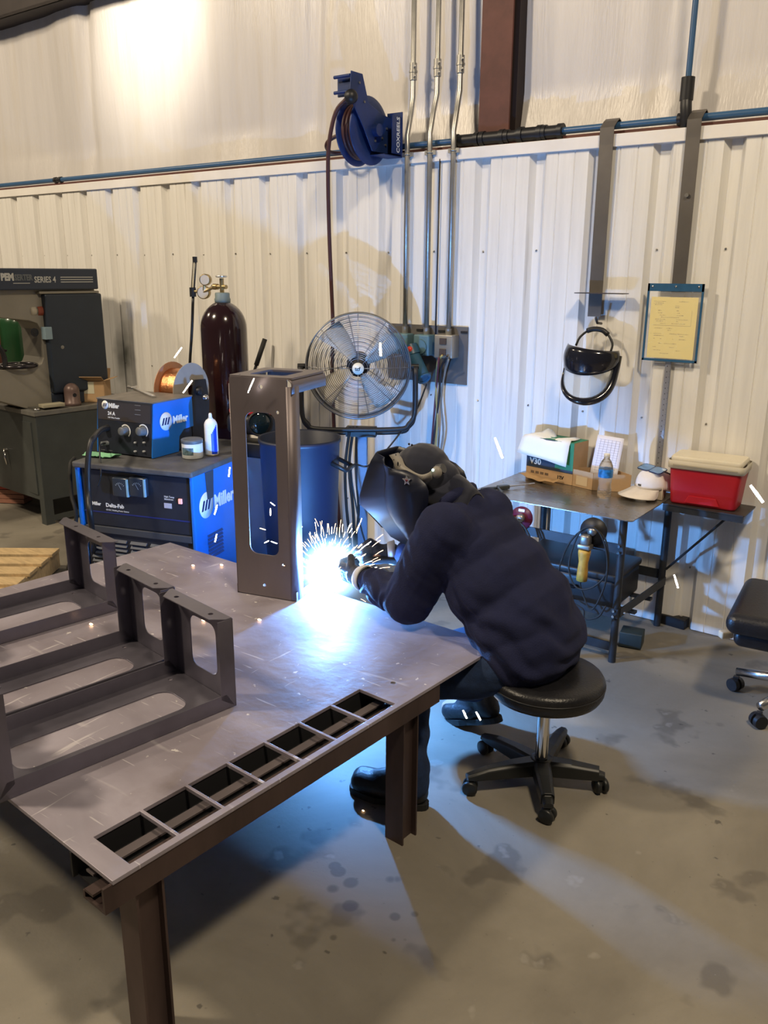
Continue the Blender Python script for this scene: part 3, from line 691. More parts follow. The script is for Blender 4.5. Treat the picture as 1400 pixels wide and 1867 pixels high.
# leads falling from the feeder
mb = MB(); mb.tube([Yp(196,781,2.44), Yp(184,784,2.33), Yp(172,797,2.22), Yp(164,812,2.18), Yp(160,850,2.15), Yp(161,900,2.13), Yp(166,950,2.11), Zp(172,1010,.30)], .013, 10, cubic=5)
tag(mb.build('welding_cable', M_black), 'thick black welding cable falling from the feeder in front of the power source', 'cable')
mb = MB(); mb.tube([Yp(192,808,2.43), Yp(183,812,2.36), Yp(182,830,2.33), Yp(184,860,2.30), Yp(181,878,2.29), Yp(177,887,2.28)], .0035, 8, cubic=5)
tag(mb.build('control_lead', M_black), 'thin dark control lead hanging below the feeder plug', 'cable')
mb = MB(); mb.tube([Yp(136,835,2.36), Yp(128,850,2.31), Yp(130,900,2.28), Yp(138,960,2.25), V(-3.65,2.2,.02), V(-3.6,2.0,.012)], .010, 8, cubic=5)
tag(mb.build('ground_cable', M_rubber), 'black cable running down the left edge of the power source', 'cable')
# spool behind the feeder
t = thing('wire_spool', 'large copper welding wire spool standing behind the wire feeder', 'spool', (-3.42,2.95,H2))
cr_ = Yp(349,712,2.93); ax = fx.copy(); ax.z = 0
cl_ = cr_ - ax*.125
q = ax.to_track_quat('Z','Y').to_matrix().to_4x4()
M_fl = mat('tan spool flange', (.32,.29,.25), .6, var=.1)
for cc in (cl_, cr_):
    Mq = q.copy(); Mq.translation = cc; MB(Mq).plate(circ(0,0,.142,40), [circ(0,0,.03,16)], .004, Matrix.Translation(V(0,0,-.002))).build('flange', M_fl if cc is cr_ else mat('copper tinted flange', (.42,.24,.15), .5, .3, var=.2), t)
Mq = q.copy(); Mq.translation = cl_
M_cu = mat('copper wire', (.80,.36,.16), .28, 1, var=.1, scale=60, stretch=(1,1,1), bump=.3, bscale=200)
MB(Mq).lathe([(.025,.003)]+[(.108+.0012*(i % 2), .003+.119*i/40) for i in range(41)]+[(.025,.122)], n=48).build('wound_wire', M_cu, t)
t = thing('spool_stand', 'black metal spool stand with hub and chrome knob behind the wire feeder', 'spool stand', (cr_.x+.03, cr_.y, H2))
sm = cr_ + ax*.03
mb = MB(frame(sm, fy, UP)); mb.plate([(-.035,.012),(-.02,.06),(.07,.055),(.09,-.05),(.075,H2-sm.z+.002),(-.06,H2-sm.z+.002),(-.06,-.08)], [], .012); mb.build('bracket', M_black, t, bevel=.002)
Mq = q.copy(); Mq.translation = sm; MB(Mq).lathe([(.001,.035),(.018,.035),(.022,.03),(.022,0)], n=20).build('hub', M_black, t)
MB().ball(Yp(375,725,2.86), .016).build('tension_knob', M_chrome, t)
# things lying on top of the machines
t = thing('adjustable_wrench', 'chrome adjustable wrench lying on top of the wire feeder', 'wrench', tuple(Zp(255,716,H2+hf+.008)))
p, q_ = Zp(243,708,H2+hf+.010), Zp(281,724,H2+hf+.010); d = (q_-p).normalized(); Mw = frame(p, d, UP.cross(d))
L_ = (q_-p).length
mb = MB(Mw @ Matrix.Translation(V(0,0,-.004))); mb.plate([(0,-.010),(L_*.9,-.014),(L_,-.008),(L_,.008),(L_*.9,.014),(0,.010)], [circ(L_*.93,0,.005)], .010); mb.build('handle', M_chrome, t, bevel=.002)
mb = MB(Mw @ Matrix.Translation(V(0,0,-.004))); mb.plate([(.01,-.012),(.01,.014),(-.02,.03),(-.055,.045),(-.062,.035),(-.03,.012),(-.04,-.005),(-.07,.002),(-.075,-.01),(-.03,-.026)], [], .012); mb.build('jaw', M_chrome, t, bevel=.002)
mb = MB(); ctr = Zp(190,832,zt+.004)
g = [[ctr + ex*(-.10+.2*i/12*(1-.12*abs(j-3))) + ey*(-.035+.07*j/6) + V(0,0,.006+.010*noise.noise(V(i*.6,j*.7,1))+ (.01 if j in (2,3) else 0)) for i in range(13)] for j in range(7)]
mb.sheet(g); tag(mb.build('rag', mat('green cloth', (.22,.50,.30), .8, var=.15, scale=15), solid=.003), 'crumpled pale green rag lying in front of the wire feeder', 'rag')
pc = Zp(345,838,zt)
t = thing('paste_jar', 'short white plastic jar with dark lid on the power source corner', 'jar', tuple(pc))
M_jar = mat('white label', (.72,.74,.72), .4, 0, var=.05)
pc2 = pc+V(-.02,.04,.001)
MB().lathe([(.001,0),(.047,0),(.05,.004),(.05,.07),(.047,.075)], pc2, 32).build('jar_body', M_jar, t)
MB().lathe([(.050,.073),(.052,.076),(.052,.090),(.048,.093),(.04,.086),(.001,.086)], pc2, 32).build('lid', mat('grey screw lid', (.12,.13,.14), .4), t)
mb = MB(); 
for k in range(9):
    an = -1.9+k*.14; mb.add([pc2+V(.0505*math.cos(q1), .0505*math.sin(q1), z) for q1 in (an, an+.14) for z in (.02,.055)], [(0,1,3,2)])
mb.build('label', mat('dark print label', (.10,.16,.18), .5, var=.9, scale=70), t)
pc = Zp(384,830,zt)+V(0,.01,.001)
t = thing('spray_can', 'white aerosol can with blue stripe standing beside the white jar', 'spray can', tuple(pc))
MB().lathe([(.001,0),(.031,0),(.032,.004),(.032,.150),(.029,.160),(.022,.172),(.012,.178),(.012,.182)], pc, 32).build('can', mat('white can print', (.78,.80,.80), .35, 0, var=.06, scale=40, stretch=(1,1,6)), t)
MB().lathe([(.001,.205),(.006,.205),(.008,.198),(.009,.182)], pc, 16).build('nozzle', M_letter_w, t)
MB().lathe([(.0315,-.001),(.0335,0),(.0335,.006),(.0315,.007)], pc, 32).build('rim', mat('tin rim', (.5,.42,.3), .4, .8), t)
mb = MB()
for k in range(6):
    an = -.75+k*.16; mb.add([pc+V(.0325*math.cos(q1), .0325*math.sin(q1), z) for q1 in (an, an+.16) for z in (.008,.11+k*.008)], [(0,1,3,2)])
mb.build('stripe', mat('blue stripe', (.01,.05,.6), .4), t)
# round lens lamp behind
pl = Yp(474,772,2.93)
t = thing('work_lamp', 'black and red hand lamp with round glass lens on the rear of the power source', 'lamp', (pl.x-.1, pl.y, zt))
dl = (CO-pl); dl.z = 0; dl = (dl.normalized()*.9+V(.35,0,0)).normalized()
mb = MB(); q = dl.to_track_quat('Z','Y').to_matrix().to_4x4(); q.translation = pl
mb = MB(q); mb.lathe([(.062,-.01),(.064,.012),(.058,.016),(.054,.006),(.001,.006)], n=36); mb.build('bezel', M_black, t)
mb = MB(q); mb.lathe([(.054,.006),(.040,.014),(.02,.018),(.0001,.019)], n=32); mb.build('lens', mat('dark glass', (.008,.02,.03), .08, 0, coat=1), t)
mb = MB(); mb.rbox(pl+V(-.10,.06,-.02), (.26,.14,.10), .03, .2); mb.build('housing', M_black, t)
mb = MB(); mb.rbox(pl+V(-.10,.05,.045), (.22,.10,.03), .012, .2); mb.build('red_trim', mat('red trim', (.5,.02,.02), .35), t)
mb = MB(); mb.rbox(pl+V(-.10,.06,(zt-pl.z-.07)/2-.035), (.16,.12,abs(zt-pl.z+.07)), .012, .2); mb.build('foot', M_black, t)
# gas cylinder
gy = 3.30; gc = Yp(411,665,gy); gr_ = .127
t = thing('gas_cylinder', 'tall dark maroon gas cylinder behind the welding power source', 'gas cylinder', (gc.x, gy, 0))
zs = Yp(411,600,gy).z
MB().lathe([(.001,.0),(gr_-.01,0),(gr_,.02),(gr_,zs)]+[(gr_*math.cos(a_)*.72+gr_*.28*(math.cos(a_)), zs+.15*math.sin(a_)) for a_ in [PI/2*k/10 for k in range(1,9)]]+[(.035,zs+.150),(.035,zs+.155)], (gc.x,gy,0), 48).build('tank', mat('dark maroon enamel', (.018,.006,.008), .16, 0, coat=.6), t)
MB().lathe([(.030,0),(.042,0),(.044,.02),(.040,.028),(.040,.05),(.036,.055),(.01,.055)], (gc.x,gy,zs+.14), 24).build('neck_ring', mat('teal neck ring', (.16,.21,.21), .5), t)
zn = zs+.195
mb = MB(); mb.cyl((gc.x,gy,zn),(gc.x,gy,zn+.075),.012,n=12); mb.cyl((gc.x-.075,gy,zn+.03),(gc.x+.035,gy,zn+.03),.011,n=12); mb.cyl((gc.x-.06,gy,zn+.03),(gc.x-.035,gy,zn+.03),.018,n=6)
M_brass = mat('dull brass', (.42,.32,.16), .35, .9, var=.15)
mb.build('valve', M_brass, t)
mb = MB(); mb.torus((gc.x,gy,zn+.085), .026, .006, n=24); mb.box((gc.x,gy,zn+.085),(.05,.008,.006)); mb.build('hand_wheel', mat('aluminium', (.7,.7,.68), .3, .9), t)
mb = MB(); lp = V(gc.x-.10, gy-.085, zs+.045); mb.box(lp, (.04,.002,.05), -.75); mb.build('label', mat('cream sticker', (.7,.66,.5), .6), t)
t = thing('gas_regulator', 'gas regulator with two round gauges and clear flow tube on the maroon cylinder', 'regulator', (gc.x-.16, gy-.01, zn+.03))
g1, g2 = Yp(374,510,gy-.02), Yp(371,533,gy-.02)
for gg, rr, nm in ((g1,.031,'gauge'), (g2,.036,'gauge')):
    qd = V(.45,-.9,0).to_track_quat('Z','Y').to_matrix().to_4x4(); qd.translation = gg
    gp = MB(qd).lathe([(.001,-.02),(rr,-.02),(rr,.008),(rr-.004,.010)], n=28).build(nm, M_brass, t)
    MB(qd).lathe([(rr-.004,.008),(.001,.009)], n=28).build('gauge_face', mat('gauge face', (.55,.5,.42), .2), gp)
mb = MB(); mb.cyl((gc.x-.06,gy,zn+.03), g2, .009, n=10); mb.cyl(g2, g1, .008, n=10)
f0, f1 = Yp(352,541,gy-.02), Yp(355,468,gy-.02); mb.cyl(g2, f0+V(0,0,.03), .008, n=10); mb.build('stem', M_brass, t)
mb = MB(); mb.cyl(f0, f0+V(0,0,.05), .018, n=14); mb.cyl(f1+V(0,0,-.03), f1, .013, n=14); mb.tube([f0+V(-.011,0,.03), f1+V(-.011,0,-.01)], .004); mb.tube([f0+V(.011,0,.03), f1+V(.011,0,-.01)], .004); mb.build('flow_tube_frame', M_black, t)
MB().cyl(f0+V(0,0,.03), f1, .007, n=10).build('flow_tube', mat('clear tube', (.75,.68,.5), .1, 0, trans=.7), t)
tag(MB().tube([f0, Yp(350,600,gy-.02), Yp(346,665,gy-.03), Yp(344,740,gy-.05), V(gc.x-.2,gy-.1,.3), V(gc.x-.22,gy-.12,.02)], .008, 8, cubic=4).build('gas_hose', M_black), 'black gas hose hanging from the regulator down behind the spool', 'hose')
# rod leaning on the wall
p0, p1 = Yp(483,618,W-.03), Yp(467,666,W-.075)
t = thing('pry_bar', 'black handled bar leaning against the wall right of the maroon cylinder', 'bar', (p1.x-.2, p1.y-.2, 0))
MB().tube([p0, p1], .015, 12).build('grip', M_rubber, t); dd = (p1-p0); e = p1+dd*((.01-p1.z)/dd.z)
MB().tube([p1, V(e.x, min(e.y, p1.y), .01)], .009, 10).build('shaft', M_black, t)
# barrel
bc = Zp(546,796,.905); bc.z = 0; br = .185
t = thing('waste_barrel', 'round dark blue waste barrel standing behind the tall steel bracket', 'barrel', tuple(bc))
MB().lathe([(.001,.006),(br*.80,.006),(br*.86,.03),(br*.93,.55),(br,.90),(br+.008,.905),(br+.008,.885),(br+.002,.88),(br*.95,.55),(br*.84,.0),(.001,.0)], bc, 48).build('drum', mat('dark blue plastic', (.006,.010,.028), .5, 0, var=.15, scale=6), t)
hd = V(math.cos(.35), math.sin(.35), 0)
mb = MB(); s_ = V(-hd.y, hd.x, 0); o_ = bc+hd*(br-.01)+V(0,0,.80); mb.tube([o_-s_*.05, o_-s_*.05+hd*.07-V(0,0,.03), o_+s_*.05+hd*.07-V(0,0,.03), o_+s_*.05], .011, 8); mb.build('handle', M_black, t)
# fan
fc = Yp(653,668,3.48)
n_ = (V(.10,-.2,1.30)-fc); n_.z = -.03; n_.normalize(); r_ = UP.cross(n_).normalized()     # r_: to the viewer's right
Mfan = frame(fc, r_, UP)                                                                     # z = toward viewer
R = .268
t = thing('pedestal_fan', 'large round wire caged fan on a blue post in front of the corrugated wall', 'fan', (fc.x, fc.y+.0, 0))
M_wire = mat('chromed wire', (.30,.30,.31), .3, .9)
mb = MB(Mfan)
def dish(r, d): return d*(1-(r/R)**2.2)
for k in range(1, 25):
    rr = .040+(R-.040)*k/24
    mb.torus((0,0,.03+dish(rr,.075)), rr, .0016, n=64, k=5)
for k in range(8):
    an = k*PI/4; mb.tube([(math.cos(an)*q*R, math.sin(an)*q*R, .032+dish(q*R,.075)) for q in (.12,.3,.5,.7,.85,1)], .0020, 5)
mb.build('front_guard', M_wire, t)
mb = MB(Mfan)
for k in range(1, 10):
    rr = .07+(R-.07)*k/9; mb.torus((0,0,-.10-dish(rr,.05)), rr, .0017, n=56, k=5)
for k in range(8):
    an = k*PI/4+.2; mb.tube([(math.cos(an)*q*R, math.sin(an)*q*R, -.10-dish(q*R,.05)) for q in (.2,.5,.8,1)], .0022, 5)
mb.build('rear_guard', M_wire, t)
mb = MB(Mfan); mb.lathe([(R,-.10),(R+.006,-.10),(R+.006,.032),(R,.032)], n=72); mb.build('rim_band', mat('grey rim', (.16,.165,.17), .4, .6), t)
mb = MB(Mfan)
for k in range(4):
    an = k*PI/2+.5; g = []
    for i in range(9):
        rr = .05+(R-.07)*i/8; row = []
        for j in range(6):
            w = (-.30+.62*j/5)*(1.15-.25*i/8)+.18*i/8; row.append(V(rr*math.cos(an+w), rr*math.sin(an+w), -.02+.055*(j/5-.5)))
        g.append(row)
    bl_ = MB(Mfan).sheet(g).build('blade', mat('aluminium blade', (.62,.58,.50), .8, .0), t, solid=.0015)
mb = MB(Mfan); mb.lathe([(.001,-.19),(.055,-.19),(.062,-.18),(.062,-.06),(.05,-.045),(.001,-.045)], n=28); mb.build('motor', M_black, t)
mb = MB(Mfan); mb.lathe([(.001,.022),(.025,.02),(.032,.008),(.035,-.03)], n=28); mb.build('hub', mat('hub dark', (.05,.05,.055), .4), t)
bd = MB(Mfan).lathe([(.0295,.106),(.030,.109),(.001,.113)], n=28).build('centre_badge', mat('cream badge', (.75,.72,.60), .35), t)
text('tcf', .026, Mfan @ Matrix.Translation(V(-.016,-.010,.1135)), M_black, 'maker_lettering', bd, bold=.0008)
px_m = R/88.5
for dz, dy in ((.03, 0.0), (-.035, .028)):
    hw = .298; bot = -.325-(-dy if 0 else dy)
    pts = [(-hw, .0, dz), (-hw, bot+.10, dz), (-hw+.03, bot+.03, dz), (-hw+.10, bot, dz), (hw-.10, bot, dz), (hw-.03, bot+.03, dz), (hw, bot+.10, dz), (hw, .0, dz)]
    mb = MB(Mfan); mb.tube(pts, .0125, 10, cubic=5); mb.build('yoke_tube', M_black, t)
mb = MB(Mfan)
for s_ in (-1, 1): MB(Mfan).cyl((s_*(R-.002),0,-.002),(s_*.315,0,-.002),.014,n=12).build('pivot_bolt', M_black, t)

pb = fc+V(0,0,-.35); pc_ = Yp(661,800,fc.y+.03)
mb = MB(); mb.box((pc_.x, pc_.y, pb.z/2), (.052,.052,pb.z), .55); mb.build('post', mat('grey blue post', (.10,.16,.26), .5, .1, var=.15, scale=7), t, bevel=.003)
mb = MB(); mb.box((pc_.x, pc_.y-.01, pb.z+.005), (.16,.06,.05), .5); mb.build('post_bracket', M_black, t)
MB().lathe([(.001,0),(.15,0),(.15,.02),(.13,.03),(.03,.035)], (pc_.x,pc_.y,0), 36).build('base', M_black, t)
for i, (dx, la) in enumerate(((-26,'thick dark cable hanging left of the fan post, leftmost of the bundle'), (-20,'dark cable in the middle of the bundle left of the fan post'), (-13,'dark cable hanging closest to the left of the fan post'))):
    p = [Yp(661+dx+ (3 if k == 0 else (-6*math.sin(k*1.3+i))), 778+k*75, fc.y-.04+.02*i) for k in range(4)]; e = p[-1]; p.append(V(e.x+.05*i, e.y-.05, .012)); p.append(V(e.x-.2, e.y-.1+.05*i, .012))
    tag(MB().tube(p, .008, 8, cubic=4).build('hanging_cable', M_rubber), la, 'cable')
tag(MB().tube([Yp(778,700,W-.14), Yp(757,752,W-.2), Yp(725,795,W-.3), Yp(700,825,W-.4), Yp(670,850,3.2), Yp(640,858,3.2), V(-2.5,3.25,.3), V(-2.35,3.3,.01)], .0045, 8, cubic=5).build('fan_cord', M_black), 'thin black fan cord sagging from the round plug toward the fan post', 'cord')
# ---------------------------------------------------------------- floor cabinet and press at far left
ca = V(-5.012,3.011,0); dR = V(.067,.998,0).normalized(); dL = V(-.992,.123,0).normalized(); hc = .765
M_cab = mat('grey green enamel', (.055,.062,.060), .45, .1, var=.15, scale=5)
t = thing('steel_cabinet', 'dark grey green steel cabinet on short legs at the far left', 'cabinet', tuple(ca+dL*.4+dR*.35))
Mside = frame(ca, dR, UP); Mfront = frame(ca+dL*.9, -dL, UP)
mb = MB(Mside); mb.bx(.0,.80,.165,hc-.03,-.90,0); mb.build('body', M_cab, t, bevel=.004)
mb = MB(Mside); mb.bx(-.012,.81,hc-.03,hc,-.91,.012); mb.build('top', mat('worn grey top', (.16,.155,.14), .5, .2, var=.3, scale=8), t, bevel=.003)
for x in (.03,.77):
    for z in (-.03,-.87): MB(Mside).bx(x-.03,x+.03,0,.17,z-.03,z+.03).build('leg', M_cab, t)
mb = MB(Mside); mb.bx(.06,.75,.02,.06,-.01,.0); mb.build('bottom_rail', M_cab, t)
dr = MB(Mfront).bx(.06,.84,.20,hc-.075,0,.012).build('door', M_cab, t, bevel=.003)
hx, hy = onf(21, 832, Mfront)
mb = MB(Mfront); mb.bx(hx-.016,hx+.016,hy-.08,hy+.06,.012,.018); mb.cyl((hx-.004,hy+.05,.018),(hx-.004,hy+.05,.045),.012,n=12); mb.tube([(hx-.004,hy+.05,.042),(hx+.0,hy+.0,.045),(hx+.01,hy-.05,.04)], .007, 8); mb.build('door_handle', M_chrome, dr)
t = thing('insertion_press', 'grey hardware press with navy top banner and dark side cover on the cabinet', 'press', tuple(ca+dR*.3+dL*.3+V(0,0,hc)))
M_pg = mat('warm grey enamel', (.24,.22,.18), .45, .1, var=.08, scale=5)
M_nv = mat('navy grey enamel', (.020,.028,.042), .45, .1, var=.1)
Mp = Mside @ Matrix.Translation(V(.075,.0,-.15))
mb = MB(Mp)
prof_ = [(-1.0,1.53),(.52,1.53),(.52,1.48),(.145,1.48),(.145,hc+.002),(-.05,hc+.002),(-.30,hc+.10),(-1.0,hc+.10),(-1.0,1.02),(.02,1.02)]
arc_ = [(.02,1.03),(.085,1.05),(.105,1.09),(.105,1.27),(.085,1.31),(.03,1.33),(-.2,1.36),(-1.0,1.40)]
poly = [(-1.0,1.53),(.52,1.53),(.52,1.48),(.145,1.48),(.145,hc+.002),(-.05,hc+.002),(-.30,hc+.10),(-.9,hc+.10),(-.9,1.03)]+arc_
mb.plate(poly, [], .26, Matrix.Translation(V(0,0,-.26))); mb.build('c_frame', M_pg, t, bevel=.004)
mb = MB(Mp); mb.bx(.13,.545,.85,1.495,-.25,.045); mb.build('side_cover', M_nv, t, bevel=.012)
mb = MB(Mp); mb.bx(.13,.50,hc+.003,.85,-.24,.02); mb.build('lower_cover', M_nv, t, bevel=.005)
mb = MB(Mp); mb.bx(.10,.53,1.496,1.512,-.25,.04); mb.build('cover_cap', M_pg, t, bevel=.004)
mb = MB(Mp); mb.bx(-1.0,.52,1.522,1.655,-.27,.055); ban = mb.build('banner', mat('navy banner', (.022,.03,.05), .5), t, bevel=.008)
Mb = Mp @ Matrix.Translation(V(0,0,.0555))
M_bl = mat('silver lettering', (.42,.42,.40), .5)
x, y = onf(63, 515, Mb); text('SERIES 4', .052, Mb @ Matrix.Translation(V(x,y,0)), M_bl, 'series_lettering', ban, sx=.80, bold=.001)
x, y = onf(2, 511, Mb); text('PEM', .058, Mb @ Matrix.Translation(V(x,y,0)), M_bl, 'maker_lettering', ban, sx=.80, bold=.0035)
x, y = onf(24, 511, Mb); text('SERTER', .050, Mb @ Matrix.Translation(V(x+.01,y,0)), mat('dim lettering', (.10,.11,.12), .5), 'maker_lettering', ban, sx=.72, bold=.002)
mb = MB(Mb); x0, y0 = onf(110, 505, Mb); x1, _ = onf(169, 507, Mb)
for k in range(3): mb.bx(x0,x1,y0-.004-k*.015,y0+.001-k*.015,0,.001)
x2, y2 = onf(24, 516, Mb); mb.bx(x2,x2+.11,y2-.004,y2,0,.001)
mb.build('banner_stripe', M_bl, ban)
x, y = onf(76, 567, Mp)
Mk = Mp @ Matrix.Translation(V(.14,y,-.02)) @ Matrix.Rotation(-PI/2, 4, 'Y'); mb = MB(Mk); mb.lathe([(.001,.09),(.030,.09),(.034,.08),(.034,.055),(.026,.05),(.026,0)], n=24); kb = mb.build('selector_knob', mat('cream knob', (.42,.38,.30), .5), t)
mb = MB(Mk); mb.lathe([(.034,.045),(.036,.02),(.036,.0)], n=24); mb.build('knob_ring', mat('rusty red ring', (.25,.06,.03), .6), kb)
x, y = onf(83, 607, Mp); mb = MB(Mp); mb.bx(x-.03,x+.02,y-.04,y+.04,.0,.052); mb.build('counter_box', mat('pale blue box', (.20,.28,.33), .4), t, bevel=.003)
x, y = onf(63, 606, Mp); mb = MB(Mp); mb.lathe([(.028,.001),(.001,.002)], (x,y,0), 16); mb.build('port_hole', M_black, t)
x, y = onf(114, 633, Mp @ Matrix.Translation(V(0,0,.045))); mb = MB(Mp @ Matrix.Translation(V(0,0,.0455))); mb.lathe([(.012,.0),(.001,.001)], (x,y,0), 16); mb.build('key_hole', M_screw, t)
wc = Mp @ V(-.055,1.045,-.05)
wt = thing('hand_wheel', 'dark metal handwheel lying flat on the grey press throat', 'wheel', tuple(wc))
mb = MB(); mb.torus(wc, .115, .013, n=48, k=10); mb.build('rim', mat('dark polished iron', (.05,.045,.05), .25, .8), wt)
mb = MB(); mb.cyl(wc+V(0,0,-.008), wc+V(0,0,.006), .045, n=24)
for k in range(3): mb.tube([wc, wc+V(.11*math.cos(k*2.1+.4), .11*math.sin(k*2.1+.4), 0)], .012, 8)
mb.build('spoke_hub', MATS['dark polished iron'], wt)
mb = MB(); q0 = Mp @ V(-.16,1.04,.0); mb.tube([q0+V(0,-.14,.22), q0+V(0,-.03,.14), q0+V(0,.0,.07), q0], .016, 10, cubic=4); mb.tube([q0+V(0,-.2,.12), q0+V(0,.02,.11)], .008)
mb.build('press_hose', M_black, t)
# cylinders behind the press
for (px, Y, rad, col, la, zt_) in ((30, 3.72, .125, (.012,.055,.018), 'green gas cylinder standing behind the press throat', 1.36), (-8, 3.60, .10, (.14,.055,.04), 'rust brown gas cylinder at the left photo edge behind the press', 1.36)):
    g0 = Yp(px, 640, Y)
    o = MB().lathe([(.001,0),(rad,0),(rad,zt_-.12)]+[(max(.02,rad*math.cos(a_)), zt_-.12+.11*math.sin(a_)) for a_ in [PI/2*k/8 for k in range(1,9)]]+[(.02,zt_+.04),(.001,zt_+.04)], (g0.x,Y,0), 36).build('gas_cylinder', mat('cyl '+la[:5], col, .3, 0, coat=.3)); tag(o, la, 'gas cylinder')
# little things on the cabinet
pd = Zp(133,739,hc)
MBd = MB(); MBd.lathe([(.001,0),(.055,0),(.055,.022),(.050,.026),(.050,.10)]+[(.05*math.cos(a_), .10+.05*math.sin(a_)) for a_ in [PI/2*k/8 for k in range(1,9)]], pd, 32)
t = thing('cylinder_cap', 'brown domed steel cylinder cap standing on the cabinet', 'cap', tuple(pd)); MBd.build('dome', mat('brown primer', (.13,.085,.075), .4, .2, var=.1), t)
dh = (CO-pd); dh.z = 0; dh.normalize(); mb = MB(); q = (dh+V(.25,.3,0)).normalized(); mb.cyl(pd+q*.045+V(0,0,.075), pd+q*.0515+V(0,0,.075), .013, n=16); mb.build('vent_hole', M_black, t)
bx_ = Zp(180,731,hc)+V(-.01,0,.001)
t = thing('open_carton', 'small open cardboard carton with flaps up on the cabinet beside the domed cap', 'box', tuple(bx_))
Mc = Matrix.Translation(bx_) @ Matrix.Rotation(math.radians(38), 4, 'Z')
mb = MB(Mc); w_ = .075; h_ = .15
for (x0,x1,y0,y1) in ((-w_,w_,-w_,-w_+.004),(-w_,w_,w_-.004,w_),(-w_,-w_+.004,-w_,w_),(w_-.004,w_,-w_,w_)): mb.bx(x0,x1,y0,y1,0,h_)
mb.bx(-w_,w_,-w_,w_,0,.004); mb.build('carton_body', M_card, t)
for (p_, q_, o_) in (((-w_,-w_),(w_,-w_),(0,-.05,.03)), ((w_,-w_),(w_,w_),(.055,0,.012)), ((-w_,w_),(w_,w_),(0,.03,.065)), ((-w_,-w_),(-w_,w_),(-.03,0,.065))):
    P0, Q0 = V(*p_,h_), V(*q_,h_); O_ = V(*o_); MB(Mc).sheet([[P0,Q0],[P0+O_,Q0+O_]], False).build('flap', M_card, t, solid=.003)
mb = MB(Mc); mb.bx(-w_+.01,-w_+.08,-w_-.0015,-w_-.0005,.06,.14); mb.build('label', mat('pale yellow label', (.55,.52,.38), .6), t)
mb = MB(Mside @ Matrix.Translation(V(.12,hc+.001,-.16))); mb.plate([(-.08,-.10),(.10,-.09),(.12,.08),(.0,.10),(-.09,.05)], [], .012, Matrix.Rotation(-PI/2,4,'X')); tag(mb.build('scrap_plate', mat('grey scrap', (.12,.115,.10), .5, .4, var=.3)), 'flat grey scrap plate lying on the cabinet top below the press', 'plate')
mb = MB(); pq = Mside @ V(.14,hc+.013,-.035); mb.rbox(pq+V(0,.0,.012), (.07,.15,.022), .003, -.12); tag(mb.build('parts_box', mat('pale tan box', (.34,.31,.22), .6, var=.15)), 'small flat tan parts box on the front corner of the cabinet top', 'box')
mb = MB(); pq = Mside @ V(.035,hc+.001,-.04); mb.lathe([(.001,.0),(.02,0),(.024,.006),(.018,.014),(.001,.014)], pq, 20); tag(mb.build('steel_button', M_chrome), 'small round chrome part on the front corner of the cabinet top', 'part')
# pallet and planks
zp_ = .13; p0 = Zp(111,997,zp_); p1 = Zp(28,1068,zp_); u = (p1-p0); u.z = 0; u.normalize(); v_ = V(u.y, -u.x, 0)
if v_.x > 0: v_ = -v_
t = thing('wooden_pallet', 'light wooden pallet lying on the floor at the left behind the table', 'pallet', (p0.x-.4, p0.y-.3, 0))
M_wood = mat('pine boards', (.50,.36,.19), .7, 0, var=.2, scale=5, stretch=(2,14,4))
Mpl = frame(V(p0.x,p0.y,0), v_, u)
flip = 1 if (v_.cross(u)).z > 0 else -1
for k in range(6):
    mb = MB(Mpl); z0, z1 = zp_-.02, zp_; mb.bx(0, 1.1, .02+k*.155, .13+k*.155, min(z0*flip,z1*flip), max(z0*flip,z1*flip)); mb.build('deck_board', M_wood, t, bevel=.003)
for x in (.06,.55,1.04):
    mb = MB(Mpl); mb.bx(x-.045, x+.045, 0, .92, min(.01*flip,.109*flip), max(.01*flip,.109*flip)); mb.build('runner', M_wood, t)
sp = Zp(0,930,0)
for k in range(4):
    tag(MB().box((sp.x-.25, sp.y+.12, .02+k*.034), (.5,.12,.030), .5+.02*k).build('wood_plank', mat('red painted wood', (.45,.08,.05), .6) if k == 3 else mat('faded red wood', (.33,.15,.10), .7, var=.2)), ['bottom plank of the small reddish stack at the left edge', 'second plank from the bottom of the small reddish stack', 'third plank from the bottom of the small reddish stack', 'bright red top plank of the small stack at the left edge'][k], 'plank', 'planks stacked at the left edge')
# soot mark is part of the liner: see wall material
# ---------------------------------------------------------------- small side table at the wall
hs = .66
xl, xr, yf, yb = -1.935, -1.150, 3.298, 3.868
t = thing('side_table', 'small grey steel side table against the wall under the face shield', 'table', ((xl+xr)/2, (yf+yb)/2, 0))
M_top2 = mat('brushed grey steel', (.30,.28,.25), .28, .85, var=.15, scale=4, rvar=.08, stretch=(1,3,1))
M_frame = mat('dark frame steel', (.028,.030,.034), .5, .3, var=.3, scale=12)
mb = MB(); mb.plate(rrect(xl, xr, yf, yb, .02), [], .004, Matrix.Translation(V(0,0,hs-.004))); mb.build('table_top', M_top2, t, bevel=.0006)
legs = [(-1.195,3.330), (-1.172,3.845), (-1.895,3.330), (Yp(990,950,3.845).x,3.845)]
for (x, y) in legs: MB().cyl((x,y,0),(x,y,hs-.004),.0165,n=18).build('leg', M_frame, t)
zr2 = Yp(1210,1062,3.845).z; zr3 = Yp(1200,1048,3.845).z
def bar(p, q, hh, name='rail'):
    p, q = Vector(p), Vector(q); d = q-p; m = frame(p, d, UP); MB(m).box((d.length/2,0,0),(d.length,hh,.006)).build(name, M_frame, t)
bar((-1.90,3.312,.527),(-1.18,3.312,.527),.042); bar((-1.90,3.312,.235),(-1.18,3.312,.235),.042)
bar((-1.178,3.33,.235),(-1.155,3.845,.235),.04); bar((-1.92,3.862,zr3),(-1.17,3.862,zr3),.045); bar((-1.92,3.33,.235),(-1.92,3.845,.235),.04)
